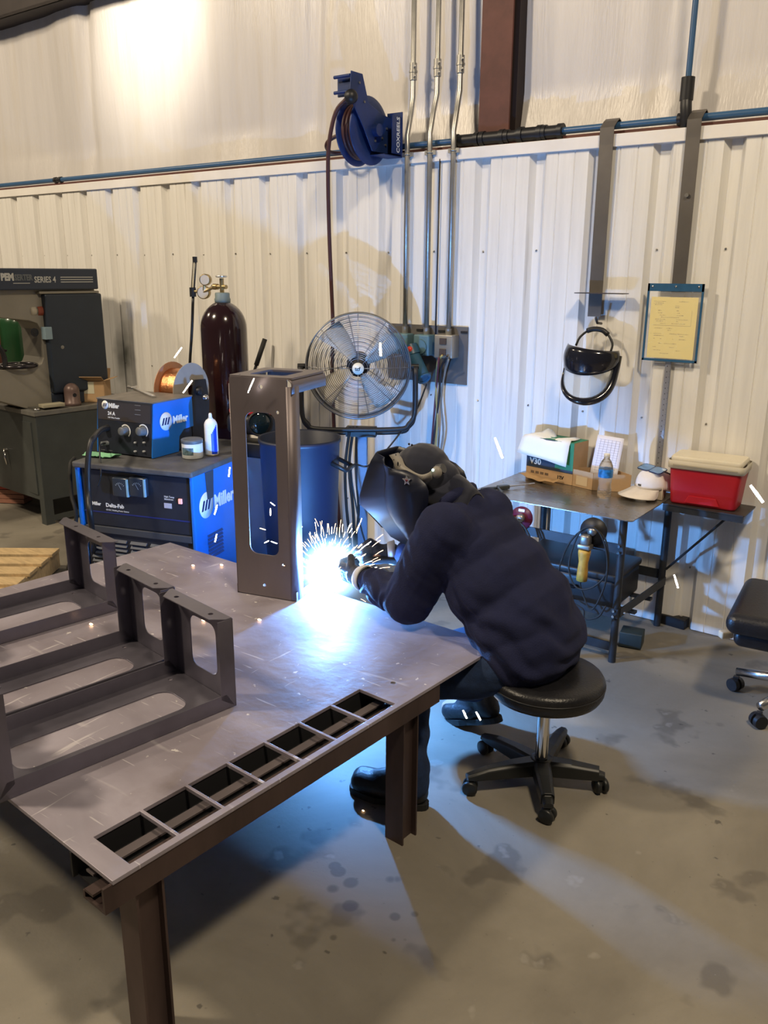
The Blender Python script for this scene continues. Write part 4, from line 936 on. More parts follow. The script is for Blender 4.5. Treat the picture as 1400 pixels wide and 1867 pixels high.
bar((-1.90,3.35,.06),(-1.2,3.35,.06),.04)
mb = MB()
for z in (.540,.512,.247,.222): mb.cyl((-1.198,3.30,z),(-1.198,3.314,z),.006,n=8)
for z in (.240,): mb.cyl((-1.16,3.33,z),(-1.155,3.33,z),.006,n=8)
mb.build('bolt', M_chrome, t, kind='stuff')
# bracket shelf for the cooler
t = thing('bracket_shelf', 'dark steel wall shelf right of the side table carrying the red cooler', 'shelf', (-.97,3.78,hs-.01))
mb = MB(); mb.plate(rrect(-1.148,-.800,3.672,3.868,.006), [], .006, Matrix.Translation(V(0,0,hs-.0065))); mb.build('shelf_plate', M_steel, t)
mb = MB(); mb.cyl(Yp(1330,940,3.70)+V(0,0,.0), V(-1.150,3.828,.30), .006, n=8); mb.build('brace', M_frame, t)
mb = MB(); mb.bx(-1.148,-.805,3.675,3.690,hs-.035,hs-.0065); mb.build('edge_angle', M_frame, t)
# cooler
t = thing('cooler', 'red plastic cooler with cream lid on the wall shelf', 'cooler', (-.99,3.78,hs))
c0 = V(-.992,3.775,hs+.001); rzc = .06
Mc = Matrix.Translation(c0) @ Matrix.Rotation(rzc, 4, 'Z')
def loft(rects, r, M, k=4):
    g = []
    for (hx, hy, z) in rects:
        row = [V(p[0], p[1], z) for p in rrect(-hx, hx, -hy, hy, r, k)]; row.append(row[0].copy()); g.append(row)
    return MB(M).sheet(g)
M_red = mat('red plastic', (.42,.012,.022), .38, 0, var=.06, scale=6)
m_ = loft([(.115,.058,0),(.137,.074,0.001),(.140,.077,.01),(.152,.086,.165)], .022, Mc); m_.build('body', M_red, t)
fr = -.081
mb = MB(Mc @ Matrix.Rotation(0,4,'X')); mb.plate([(-.075,.0),(.075,.0),(.058,.034),(-.058,.034)], [], .006, frame(V(.0,-.0785,.012), (1,0,0), (0,-.05,1))); mb.build('moulded_recess', M_red, t, bevel=.003)
M_cream = mat('cream plastic', (.66,.60,.47), .42, 0, var=.06, scale=9)
m_ = loft([(.150,.084,.160),(.160,.092,.162),(.162,.094,.190),(.160,.092,.198)], .022, Mc, 4); m_.build('rim', M_cream, t)
m_ = loft([(.150,.086,.196),(.151,.087,.210),(.146,.082,.216)], .02, Mc, 4); m_.add([Mc.inverted() @ (Mc @ V(p_[0],p_[1],.216)) for p_ in rrect(-.146,.146,-.082,.082,.02,4)], [tuple(range(20))], False)
m_.build('lid', M_cream, t)
mb = MB(Mc); mb.bx(-.135,.135,-.0955,-.090,.176,.182); mb.build('lid_groove', mat('groove tan', (.38,.34,.26), .6), t)
# boxes and papers on the table
Mb_ = Matrix.Translation(V(-1.873,3.755,hs+.001)) @ Matrix.Rotation(math.radians(-9), 4, 'Z')
t = thing('carton', 'printed brown carton marked V30 on the side table under white paper', 'box', (-1.74,3.78,hs))
mb = MB(Mb_); mb.bx(0,.272,0,.125,0,.205); mb.build('carton_body', M_card, t, bevel=.001)
Mbf = Mb_ @ frame(V(0,0,0), (1,0,0), (0,0,1))
mb = MB(Mbf); mb.bx(.002,.272,.055,.205,0,.0008); bp_ = mb.build('dark_print', mat('dark print navy', (.02,.035,.06), .6), t)
mb = MB(Mbf); mb.bx(.17,.272,.070,.205,.0008,.0014); mb.build('green_print', mat('green print', (.03,.20,.09), .6), bp_)
mb = MB(Mb_); mb.bx(.001,.271,.001,.124,.205,.2062); mb.build('top_print', MATS['green print'], t)
text('V30', .042, Mbf @ Matrix.Translation(V(.022,.072,.002)), mat('pale print', (.55,.52,.42), .6), 'carton_lettering', t, bold=.001)
text('12V', .024, Mbf @ Matrix.Translation(V(.185,.020,.001)), M_black, 'small_lettering', t, bold=.0008)
mb = MB(Mbf)
for k in range(4): mb.bx(.03+k*.028,.05+k*.028,.025,.037,.0003,.001)
mb.build('icon_row', mat('brown print', (.12,.08,.05), .7), t, kind='stuff')
# white sheet draped over the carton
mb = MB(Mb_); g = []
for i in range(9):
    x = -.012+.262*i/8; row = []
    for j in range(9):
        s_ = j/8
        if s_ < .42: y = .085-.09*s_/.42; z = .210+.006*math.sin(i*1.1)
        else: y = -.006-.022*(s_-.42)/.58; z = .208-.085*(s_-.42)/.58-.03*(i/8)*(s_-.42)/.58
        if j == 0 and 1 < i < 4: z += .022; y += .01
        row.append(V(x-.01*s_*(1-i/8)*3, y, z+.002*math.sin(j*2+i)))
    g.append(row)
mb.sheet(g); tag(mb.build('paper_sheet', M_paper, solid=.0006), 'folded white paper draped over the V30 carton', 'paper')
# kraft paper in front of carton
p0 = Zp(982,877,hs+.002)
mb = MB(Matrix.Translation(p0) @ Matrix.Rotation(-.25,4,'Z')); g = [[V(-.105+.21*i/10, -.035+.07*j/4, .004+.016*abs(i/10-.55)**1.5*2.5+.008*(j == 0 or j == 4)+.003*math.sin(i*1.7+j)) for j in range(5)] for i in range(11)]
mb.sheet(g); tag(mb.build('kraft_paper', mat('kraft paper', (.45,.28,.13), .8, var=.2, scale=12), solid=.001), 'crumpled brown kraft paper lying in front of the V30 carton', 'paper')
p0 = Zp(1015,868,hs+.03); 
# tray box
tp = V(-1.480,3.690,hs+.001); Mt_ = Matrix.Translation(tp) @ Matrix.Rotation(math.radians(0), 4, 'Z')
t = thing('open_box', 'low open brown cardboard box holding a lined sheet behind the water bottle', 'box', (-1.5,3.75,hs))
mb = MB(); P_ = [V(-1.640,3.728,0), V(-1.490,3.690,0), V(-1.335,3.760,0), V(-1.480,3.850,0)]
for i in range(4):
    a_, b_ = P_[i], P_[(i+1) % 4]; d = b_-a_; MB_ = frame(V(a_.x,a_.y,hs+.001), d, UP); mb.add([MB_ @ V(x_,y_,z_) for x_ in (0,d.length) for y_ in (0,.082) for z_ in (0,.003)], [(0,1,3,2),(4,6,7,5),(0,4,5,1),(2,3,7,6),(0,2,6,4),(1,5,7,3)])
mb.add([p+V(0,0,hs+.002) for p in P_], [(0,1,2,3)]); mb.build('box_body', M_card, t)
d = P_[1]-P_[0]; MB_ = frame(V(P_[0].x,P_[0].y,hs), d, UP); MB(MB_).bx(.06,.125,.012,.055,.0035,.0045).build('label', mat('tan label', (.55,.42,.26), .6), t)
# lined sheet leaning
c4 = [Yp(1075,864,3.775), Yp(1124,872,3.775), Yp(1138,800,3.84), Yp(1090,792,3.84)]
mb = MB(); g = [[c4[0].lerp(c4[1], i/6).lerp(c4[3].lerp(c4[2], i/6), j/6) for i in range(7)] for j in range(7)]; mb.sheet(g)
t = thing('lined_sheet', 'white sheet with grey ruled lines leaning in the open brown box', 'paper', tuple(c4[0].lerp(c4[1],.5)))
mb.build('sheet', mat('cool white paper', (.74,.73,.80), .7), t, solid=.0006)
mb = MB(); nn = (c4[1]-c4[0]).cross(c4[3]-c4[0]).normalized(); nn = nn if nn.dot(CO-c4[0]) > 0 else -nn
for k in range(14):
    s_ = .12+.06*k; w_ = .006; a_ = c4[0].lerp(c4[1],.1).lerp(c4[3].lerp(c4[2],.1), s_)+nn*.0012; b_ = c4[0].lerp(c4[1],.9).lerp(c4[3].lerp(c4[2],.9), s_)+nn*.0012; dv = (c4[3]-c4[0])*w_
    mb.add([a_, b_, b_+dv, a_+dv], [(0,1,2,3)])
for k in range(6):
    s_ = .15+.14*k; a_ = c4[0].lerp(c4[1],s_)+nn*.0012+(c4[3]-c4[0])*.1; b_ = a_+(c4[3]-c4[0])*.8; dv = (c4[1]-c4[0])*.012; mb.add([a_, b_, b_+dv, a_+dv], [(0,1,2,3)])
mb.build('ruled_line', mat('grey ruling', (.40,.40,.48), .7), t, kind='stuff')
# bottle
bp = V(-1.393,3.592,hs+.001)
t = thing('water_bottle', 'clear plastic water bottle with blue label standing on the side table', 'bottle', tuple(bp))
pr = [(.001,.004),(.026,.0),(.031,.006),(.032,.03),(.029,.05),(.027,.065),(.030,.085),(.032,.10),(.032,.135),(.030,.150),(.022,.170),(.013,.182),(.0125,.192)]
MB().lathe(pr, bp, 36).build('bottle_body', mat('clear plastic', (.92,.95,.96), .08, 0, trans=.92, ior=1.25, bump=.5, bscale=70), t)
MB().lathe([(.001,.206),(.013,.205),(.014,.203),(.014,.190),(.013,.189)], bp, 24).build('cap', mat('white cap', (.80,.78,.72), .4), t)
MB().lathe([(.0325,.098),(.0327,.100),(.0327,.134),(.0325,.136)], bp, 36).build('label', mat('blue water label', (.02,.18,.50), .4, var=.8, scale=40), t)
mb = MB(); d = (CO-bp); d.z = 0; d.normalize(); mb = text('spring', .014, frame(bp+d*.0335+V(-.023,-.01,.115), V(-d.y,d.x,0), UP), M_letter_w, 'label_lettering', t) if False else None
# cap and goggles
hp = V(-1.255,3.690,hs)
t = thing('baseball_cap', 'off white baseball cap resting on a small carton beside the cooler', 'cap', tuple(hp))
M_capc = mat('off white cotton', (.72,.66,.60), .85, 0, var=.05, scale=30, sheen=.3)
cd = V(-.45,-.9,0).normalized(); cs = V(-cd.y, cd.x, 0)
cc = hp+V(.03,.07,.045)
mb = MB(); g = []
for i in range(11):
    ph = PI/2*i/10; row = []
    for j in range(33):
        a_ = 2*PI*j/32; rr = .078*math.cos(ph)**.75; row.append(cc + cs*(rr*math.cos(a_)) + cd*(rr*1.12*math.sin(a_)) + V(0,0,.085*math.sin(ph)+.004*math.sin(a_*3)))
    g.append(row)
mb.sheet(g); mb.build('crown', M_capc, t, solid=.002)
mb = MB(); g = []
for i in range(7):
    s_ = i/6; row = []
    for j in range(13):
        a_ = math.radians(25+130*j/12); r0 = .078; r1 = .078+.085*math.sin(math.radians(180*j/12))**.5
        rr = r0+(r1-r0)*s_; row.append(cc + cs*(rr*math.cos(a_)*(1-.08*s_)) + cd*(rr*math.sin(a_)*1.12) + V(0,0,.002-.040*s_+.014*math.sin(math.radians(180*j/12))*s_))
    g.append(row)
mb.sheet(g); mb.build('brim', M_capc, t, solid=.003)
mb = MB(); q = cc+cd*.088+V(0,0,.018); mb.box(q, (.016,.003,.008), math.atan2(cs.y,cs.x)); mb.build('emblem', mat('dark badge', (.08,.07,.04), .5), t)
t = thing('safety_goggles', 'blue tinted safety goggles with dark strap lying on the white cap', 'goggles', tuple(cc+V(0,0,.09)))
gc_ = cc+cd*.02+V(0,0,.088)
for s_ in (-1, 1):
    mb = MB(frame(gc_+cs*(.036*s_)+V(0,0,.0), cs, (cd*.8+V(0,0,-.25)))); mb.plate(rrect(-.034,.034,-.026,.026,.012), [], .003); mb.build('lens', mat('blue tint', (.25,.45,.75), .08, 0, trans=.6), t)
    mb = MB(frame(gc_+cs*(.036*s_)+V(0,0,.0), cs, (cd*.8+V(0,0,-.25)))); mb.tube([V(x_,y_,.002) for x_, y_ in rrect(-.035,.035,-.027,.027,.012)], .0025, 6, closed=True); mb.build('lens_rim', mat('navy rim', (.01,.02,.08), .3), t)
mb = MB(); mb.tube([gc_+cs*.07, gc_+cs*.085-cd*.05-V(0,0,.02), gc_-cd*.1-V(0,0,.04)], .003); mb.tube([gc_-cs*.07, gc_-cs*.085-cd*.05-V(0,0,.02), gc_-cd*.1-V(0,0,.04)], .003); mb.build('temple_arm', M_black, t)
tag(MB().rbox((-1.205,3.745,hs+.029), (.07,.09,.056), .002, .15).build('small_carton', mat('beige carton', (.50,.42,.32), .7)), 'small beige carton half hidden behind the white cap beside the cooler', 'box')
# locking pliers
pa, pb_ = Zp(878,893,hs+.012), Zp(1000,878,hs+.012); d = (pb_-pa).normalized(); pb_ = pa+d*min(.30,(pb_-pa).length)
t = thing('clamp_pliers', 'dark locking clamp pliers lying at the left end of the side table', 'pliers', tuple(pa))
M_dk = mat('dark grey iron', (.07,.08,.085), .4, .5)
mb = MB(); mb.tube([pa, pa+d*.05, pa+d*.10], [.010,.009,.007], 8); mb.build('upper_handle', M_dk, t)
mb = MB(); pj = Zp(915,905,hs+.006); mb.tube([pa+d*.09, pj+(pa+d*.09-pj)*.5+V(.01,0,0), pj], [.008,.007,.005], 8); mb.build('trigger', M_dk, t)
mb = MB(); mb.rbox(pa+d*.12, (.06,.03,.02), .005, math.atan2(d.y,d.x)); mb.build('jaw', M_dk, t)
mb = MB(); mb.cyl(pa+d*.14, pa+d*.30, .0035, n=8); mb.build('rod', M_chrome, t)
# face shield hanging from the hook
sc = Yp(1078,655,W-.11)
t = thing('face_shield', 'black face shield with clear curved window hanging from the left strap', 'face shield', (sc.x, sc.y, sc.z))
Mh_ = Matrix.Translation(sc) @ Matrix.Rotation(math.radians(10), 4, 'Z') @ Matrix.Rotation(math.radians(6), 4, 'Y')
rv = .118
def vp_(a_, z, r=rv): return V(r*math.sin(a_), -r*math.cos(a_)*.80, z)
g = []
for j in range(7):
    row = []
    for i in range(25):
        a_ = math.radians(-88+176*i/24); f_ = 1-abs(a_)/(PI/2); zt2 = .058-.004*f_; zb = -.030-.036*math.cos(a_)**1.5+.014*math.sin(a_); z = zb+(zt2-zb)*j/6
        row.append(vp_(a_, z, rv*(1.0+.10*math.sin(PI*j/6)+(.03 if j == 0 else 0))))
    g.append(row)
MB(Mh_).sheet(g).build('crown_guard', mat('glossy black plastic', (.010,.010,.014), .18, 0, coat=.5), t, solid=.003)
g = []
for j in range(13):
    row = []
    for i in range(25):
        a_ = math.radians(-80+160*i/24); zb = -.035-.150*max(0,math.cos(a_))**.55; zt2 = -.025; row.append(vp_(a_, zb+(zt2-zb)*j/12, rv*(.97-.0*j)))
    g.append(row)
MB(Mh_).sheet(g).build('clear_window', mat('clear visor', (.84,.86,.84), .10, 0, trans=.85, ior=1.35), t, solid=.001)
pts = [vp_(math.radians(-90), .02, rv*1.0)]; rs = [.004]
for i in range(33):
    a_ = math.radians(-86+172*i/32); zb = -.035-.152*max(0,math.cos(a_))**.55; pts.append(vp_(a_, zb, rv*.98)); rs.append(.004+.017*max(0, math.sin(a_*.5+.9)))
pts += [vp_(math.radians(90), -.01, rv*1.02), vp_(math.radians(92), .035, rv*1.03)]; rs += [.017,.015]
MB(Mh_).tube(pts, rs, 8).build('lower_frame', MATS['glossy black plastic'], t)
mb = MB(Mh_); mb.tube([(-.085,.01,.05),(-.075,.02,.09),(-.04,.03,.128),(0,.035,.140),(.04,.03,.128),(.078,.02,.085),(.080,.01,.045)], .0055, 8, cubic=4); mb.build('head_strap', M_black, t)
mb = MB(Mh_); mb.tube([(-.05,.03,.122),(-.02,.032,.135),(.02,.032,.135),(.05,.03,.118)], .012, 8, cubic=3); mb.build('strap_pad', M_black, t)
# job sheet holder
t = thing('job_sheet_holder', 'blue framed clear holder with a yellow work sheet on the wall', 'document holder', (-1.243,W-.03,1.265))
Mh2 = frame(V(-1.368,W-.026,1.265), (1,0,0), (0,0,1)) 
mb = MB(Mh2); Wh, Hh2 = .248, .340
M_bf = mat('blue frame', (.02,.09,.19), .45, 0, var=.15, scale=20)
mb.bx(0,.009,0,Hh2,0,.006); mb.bx(Wh-.009,Wh,0,Hh2,0,.006); mb.bx(0,Wh,0,.010,0,.006); mb.bx(0,Wh,Hh2-.033,Hh2,0,.006); mb.build('frame', M_bf, t)
MB(Mh2).bx(.009,Wh-.009,.010,Hh2-.033,.003,.004).build('clear_sleeve', mat('clear sleeve', (.9,.9,.92), .12, 0, alpha=.10), t)
sh = MB(Mh2).bx(.020,.228,.014,.282,.0012,.0020).build('yellow_sheet', mat('yellow paper', (.80,.66,.22), .75, 0, var=.04), t)
M_ink = mat('pencil ink', (.30,.24,.10), .8)
mb = MB(Mh2); random.seed(3)
mb.bx(.038,.206,.158,.1592,.002,.0024); mb.bx(.2052,.206,.158,.226,.002,.0024)
def scrib(x0, x1, y):
    x = x0
    while x < x1:
        w_ = random.uniform(.003,.010); mb.bx(x, min(x1,x+w_), y, y+random.uniform(.0012,.0026), .002,.0023); x += w_+.0022
for y, segs in ((.262,((.032,.085),(.145,.185))),(.254,((.032,.078),)),(.247,((.038,.07),)),(.243,((.13,.15),)),(.236,((.13,.148),)),(.222,((.055,.07),(.138,.15))),(.212,((.055,.075),(.14,.152))),(.202,((.065,.09),(.14,.17))),(.193,((.07,.15),)),(.184,((.045,.09),(.14,.19))),(.176,((.05,.08),(.14,.15))),(.166,((.07,.095),(.12,.18))),(.145,((.045,.08),(.10,.125))),(.137,((.105,.12),)),(.121,((.03,.033),(.042,.08),(.115,.20))),(.112,((.045,.09),(.16,.18))),(.098,((.045,.05),(.075,.08),(.13,.135),(.16,.19))),(.078,((.07,.085),(.095,.15))),(.062,((.045,.06),(.12,.14))),(.048,((.05,.08),(.15,.17))),(.034,((.08,.12),))):
    for a_, b_ in segs: scrib(a_, b_, y)
mb.build('handwriting', M_ink, sh, kind='stuff')
mb = MB(Mh2)
for x in (.022,.125,.226): mb.lathe([(.001,.009),(.005,.008),(.005,.006)], (x,Hh2-.013,0), 10)
mb.build('rivet', M_chrome, t, kind='stuff')
# steel rule below
mb = MB(); xr0, xr1 = -1.262,-1.234; x_b = Yp(1205,880,W-.02).x
g = [[V(xr0,W-.016,1.268),V(xr1,W-.016,1.268)],[V(-1.262,W-.016,.66),V(-1.234,W-.016,.66)]]
t = thing('steel_rule', 'long steel rule hanging on the wall below the yellow work sheet', 'ruler', (-1.25,W-.016,.67))
mb.sheet(g, False); mb.build('blade', mat('satin steel', (.45,.43,.40), .35, .8), t, solid=.0015)
mb = MB()
for k in range(120):
    z = .68+k*.0049; l_ = .008 if k % 5 == 0 else .004; mb.bx(xr1-l_,xr1,W-.0175,W-.0168,z,z+.001)
for k in range(23): mb.bx(xr0+.009,xr0+.012,W-.0175,W-.0168,.69+k*.025,.695+k*.025)
mb.build('graduation', M_black, t, kind='stuff')
# grinders hanging on the table rail
def grinder(px_head, Y, label, col, bodylen, discpx, discr, disccol, tilt):
    h_ = Yp(*px_head, Y); t = thing('angle_grinder', label, 'grinder', (h_.x, Y, h_.z-bodylen), group=None)
    dn = V(tilt,0,-1).normalized(); e = h_+dn*bodylen; body = mat('grinder '+str(col), col, .5, 0, var=.3, scale=25)
    mb = MB(); mb.tube([h_+dn*.045, h_+dn*.06, h_+dn*(bodylen*.55), h_+dn*(bodylen*.8), e], [.026,.027,.020,.023,.024], 14); mb.build('body', body, t)
    mb = MB(); mb.rbox(h_+dn*.03, (.058,.045,.022), .006); mb.rbox(h_, (.045,.045,.05), .014); mb.build('gear_head', mat('cast alloy', (.28,.26,.23), .4, .8, var=.2), t)
    dc = Yp(*discpx, Y+.035); mb = MB(); nq = V(.1,-1,.1).normalized().to_track_quat('Z','Y').to_matrix().to_4x4(); nq.translation = dc
    MB(nq).lathe([(.001,.004),(discr,.003),(discr,-.003),(.001,-.004)], n=36).build('disc', disccol, t)
    MB(nq).lathe([(.001,.03),(.018,.03),(.018,.004)], n=18).build('spindle', MATS['cast alloy'], t)
    return t, h_, e, nq
t, h_, e, nq = grinder((1068,984), 3.262, 'yellow bodied angle grinder hanging on the side table rail', (.50,.27,.04), .185, (1082,968), .058, M_black, -.03)
pts = [e, e+V(0,-.004,-.03), Yp(1078,1112,3.25), Yp(1103,1065,3.245), Yp(1106,1010,3.245), Yp(1090,968,3.245), Yp(1062,965,3.245), Yp(1044,1000,3.245), Yp(1037,1040,3.245), Yp(1052,1072,3.24), Yp(1082,1070,3.24), Yp(1107,1040,3.25), Yp(1104,985,3.25), Yp(1074,962,3.25), Yp(1038,990,3.25), Yp(1017,1050,3.25), Yp(1030,1090,3.25), Yp(1062,1110,3.25), Yp(1066,1128,3.25), Yp(1090,1125,3.25), Yp(1104,1105,3.25)]
MB().tube(pts, .0038, 8, cubic=5).build('power_lead', M_rubber, t)
t, h_, e, nq = grinder((933,952), 3.265, 'angle grinder with purple disc hanging at the left end of the table rail', (.42,.20,.08), .12, (951,944), .052, mat('purple disc', (.10,.01,.03), .4, 0, var=.3), .2)
text('DISC', .010, nq @ Matrix.Translation(V(-.014,.028,.0045)), M_letter_w, 'disc_lettering', t) if False else MB(nq).bx(-.016,.012,.028,.040,.004,.0045).build('disc_label', M_letter_w, t)
for k in range(3): MB().tube([Yp(938,948+k*3,3.25), Yp(955,960,3.24+k*.006), Yp(968,985+k*4,3.24+k*.008), Yp(972+k*5,1010,3.25)], .0045, 8, cubic=5).build('power_lead', M_rubber, t)
# black case on the low shelf
t = thing('tool_case', 'black plastic tool case under the side table', 'case', (-1.45,3.60,0))
p0 = Zp(1165,1070,.34)
MB().rbox((-1.50,3.60,.255), (.50,.32,.14), .02).build('case_body', M_black, t)
MB().rbox((-1.50,3.60,.34), (.51,.33,.035), .012).build('lid', mat('black lid', (.02,.02,.022), .4), t)
MB().tube([(-1.57,3.435,.27),(-1.57,3.415,.27),(-1.43,3.415,.27),(-1.43,3.435,.27)], .008, 8).build('handle', M_black, t)
[MB().bx(-1.90,-1.17,y_,y_+.03,.172,.184).build('shelf_bar', M_frame, t) for y_ in (3.50,3.70)]
# foot pedal like blocks on the floor
tag(MB().rbox(Zp(1152,1160,.045)+V(0,0,-.005), (.10,.09,.07), .004, .2).build('floor_block', mat('dark green block', (.02,.03,.03), .5)), 'dark square block on the floor just right of the front table leg', 'block')
t = thing('foot_bracket', 'low black iron bracket on the floor against the wall right of the table', 'bracket', tuple(Zp(1228,1142,0)))
q0 = Zp(1228,1140,0); mb = MB(); mb.rbox(q0+V(0,.02,.025), (.13,.09,.05), .004, -.1); mb.build('block', M_black, t)
MB().cyl(q0+V(.03,-.0,.05), q0+V(.03,-.0,.058), .008, n=8).build('bolt', M_chrome, t)
MB().bx(-1.33,-1.18,3.72,3.74,.0,.03).build('floor_bar', M_frame, t) if False else None
# office chair at the right edge
cx, cy = -.44, 3.36
t = thing('office_chair', 'black padded office chair with chrome base at the right photo edge', 'chair', (cx, cy, 0))
MB().rbox((cx,cy,.395), (.56,.50,.085), .04, .1, 5).build('seat', M_leather, t)
MB().rbox((cx+.02,cy+.01,.335), (.54,.46,.07), .03, .1, 5).build('seat_pan', M_leather, t)
MB().rbox((cx+.1,cy+.06,.445), (.40,.42,.05), .024, .1, 4).build('cushion', M_leather, t)
MB().cyl((cx,cy,.10),(cx,cy,.31),.028,n=20).build('column', M_chrome, t)
tips = []
c1 = Zp(1352,1262,0)
a0 = math.atan2(c1.y-cy, c1.x-cx)
for k in range(5):
    an = a0+k*2*PI/5; tip = V(cx+.25*math.cos(an), cy+.25*math.sin(an), .085)
    mb = MB(); mb.tube([V(cx,cy,.115), V(cx+.12*math.cos(an), cy+.12*math.sin(an), .105), tip], [.026,.020,.018], 12); mb.build('base_arm', M_chrome, t)
    cs_ = MB(); w = V(math.cos(an+1.2), math.sin(an+1.2), 0); c_ = tip+V(0,0,-.057)
    for s_ in (-1,1): cs_.cyl(c_+w*(.006*s_), c_+w*(.024*s_), .028, .026, n=20)
    cs_.box(c_+V(0,0,.02),(.02,.02,.03)); cs_.build('caster', M_black, t)
tag(MB().box((Yp(1345,1120,3.08).x,3.08,.33),(.02,.01,.03),.6).build('foam_tear', mat('foam', (.6,.5,.35), .9)), 'x', 'y') if False else None
mb = MB(); mb.rbox((cx-.262,cy-.19,.322),(.05,.03,.028),.006,.8); mb.build('torn_foam', mat('torn foam', (.60,.52,.38), .9), t)
# ---------------------------------------------------------------- round stool
sx, sy, sh_ = -1.035, 2.300, .405
t = thing('rolling_stool', 'round black padded stool on five casters under the seated welder', 'stool', (sx, sy, 0))
Rs = .185
MB().lathe([(.001,-.068),(Rs-.03,-.068),(Rs-.008,-.060),(Rs,-.045),(Rs+.002,-.030),(Rs,-.020),(Rs+.001,-.010),(Rs-.006,.002),(Rs-.02,.008),(Rs*.5,.006),(.001,.002)], (sx,sy,sh_), 56).build('seat', M_leather, t)
MB().torus((sx,sy,sh_-.022), Rs+.001, .0025, n=56, k=6).build('seat_piping', M_black, t)
MB().cyl((sx,sy,.10),(sx,sy,sh_-.066),.021,n=24).build('gas_lift', mat('chrome lift', (.75,.75,.75), .08, 1), t)
M_nyl = mat('grey black nylon', (.014,.015,.015), .42, 0, var=.2, scale=15)
MB().lathe([(.024,.10),(.036,.10),(.045,.085),(.048,.06),(.04,.05),(.001,.05)], (sx,sy,0), 24).build('base_hub', M_nyl, t)
for px, py in ((998,1502),(1100,1445),(850,1447),(880,1370),(1025,1358)):
    c = Zp(px, py, 0); d = c-V(sx,sy,0); an = math.atan2(d.y, d.x); L_ = min(.29, d.length)
    M = Matrix.Translation(V(sx,sy,0)) @ Matrix.Rotation(an, 4, 'Z')
    rows = []
    for (x, w, z0, z1) in ((.02,.030,.048,.100),(.10,.026,.050,.098),(.19,.021,.052,.090),(L_-.03,.019,.052,.080),(L_,.015,.055,.072)):
        rows.append([V(x,-w,z0),V(x,-w*1.0,z1-.008),V(x,-w*.6,z1),V(x,w*.6,z1),V(x,w,z1-.008),V(x,w,z0),V(x,-w,z0)])
    mb = MB(M); mb.sheet(rows, False); mb.add(rows[-1][:6], [(0,1,2,3,4,5)]); mb.build('base_arm', M_nyl, t, bevel=.003)
    cm = MB(M @ Matrix.Translation(V(L_-.012,0,0)) @ Matrix.Rotation(.5+px*.01, 4, 'Z'))
    for s_ in (-1, 1): cm.lathe([(.001,0),(.02,.0),(.025,.003),(.025,.014),(.020,.018),(.001,.018)], (0,s_*.004,.0252), 22, Matrix.Rotation(-s_*PI/2,4,'X'))
    cm.cyl((0,0,.03),(0,0,.058),.007,n=10); cm.rbox((0,0,.038),(.026,.014,.022),.004); cm.build('caster', M_nyl, t)
# ---------------------------------------------------------------- the welder
t = thing('person', 'seated welder in dark blue jacket, jeans and black welding helmet bending over the table', 'person', (sx, sy+.03, 0))
M_skin = mat('skin', (.42,.24,.17), .55, 0, var=.05)
M_jacket = mat('navy work jacket', (.006,.009,.042), .9, 0, var=.2, scale=9, bump=.25, bscale=260)
M_jeans = mat('blue denim', (.008,.022,.065), .9, 0, var=.3, scale=40, bump=.2, bscale=300)
M_boot = mat('black boot leather', (.010,.011,.014), .5, 0, var=.3, scale=14, bump=.3, bscale=50)
M_glove = mat('dark glove leather', (.03,.035,.05), .65, 0, var=.3, scale=30, bump=.3, bscale=90)
M_cuff = mat('pale glove cuff', (.55,.55,.55), .7, 0)
LY, RY = 2.185, 2.475                                   # left arm side (near the camera), right side
hipL, hipR = V(-1.09,2.235,.470), V(-1.09,2.425,.480)
kneeL, ankL = V(-1.410,2.050,.375), V(-1.325,1.945,.115)
kneeR, ankR = V(-1.54,2.29,.285), V(-1.375,2.475,.150)
shL, shR = V(-1.365,LY,.850), V(-1.375,RY,.840)
elL, wrL = V(-1.500,2.185,.585), V(-1.780,2.275,.578)
elR, wrR = V(-1.54,2.71,.64), V(-1.835,2.510,.590)
headC = V(-1.545,2.325,.985)
hf_ = V(-.66,0.0,-.75).normalized()                      # where the face points: down toward the arc
# body: one continuous skin under the clothes
mb = MB()
cap(mb, V(-1.10,2.33,.50), V(-1.20,2.33,.64), .095, .100); cap(mb, V(-1.20,2.33,.64), V(-1.33,2.33,.79), .090, .075); cap(mb, shL+V(.02,.04,-.03), shR+V(.02,-.04,-.03), .045)
cap(mb, V(-1.38,2.33,.865), headC+V(.04,0,-.03), .052, .052)
cap(mb, headC+V(0,0,.02), headC+hf_*.02, .088, .083); cap(mb, headC+hf_*.04+V(-.02,0,-.03), headC+hf_*.07+V(.0,0,-.05), .060, .045)
cap(mb, headC+hf_*.085+V(-.035,0,.0), headC+hf_*.115+V(-.03,0,-.01), .012, .015)            # nose
for s_ in (-1,1): cap(mb, headC+V(.02,.088*s_,-.01), headC+V(.005,.092*s_,.02), .014, .016)  # ears
for a_, b_, r0, r1 in ((shL,elL,.045,.038),(elL,wrL,.038,.027),(shR,elR,.045,.038),(elR,wrR,.038,.027),(hipL,V(-1.21,2.15,.402),.060,.050),(V(-1.21,2.15,.402),kneeL,.050,.048),(kneeL,ankL,.048,.034),(hipR,kneeR,.072,.050),(kneeR,ankR,.048,.034)): cap(mb, a_, b_, r0, r1)
for an_, fd in ((ankL, V(-.98,-.2,0)), (ankR, V(-.95,.1,-.25))): cap(mb, an_+V(0,0,-.04), an_+fd*.15+V(0,0,-.07), .036, .028)
for w_, tgt in ((wrL, V(-1.835,2.30,.560)), (wrR, V(-1.86,2.44,.575))): cap(mb, w_, w_.lerp(tgt,.6), .020, .018)
skinpart(mb, 'body', M_skin, t, .009, 4)
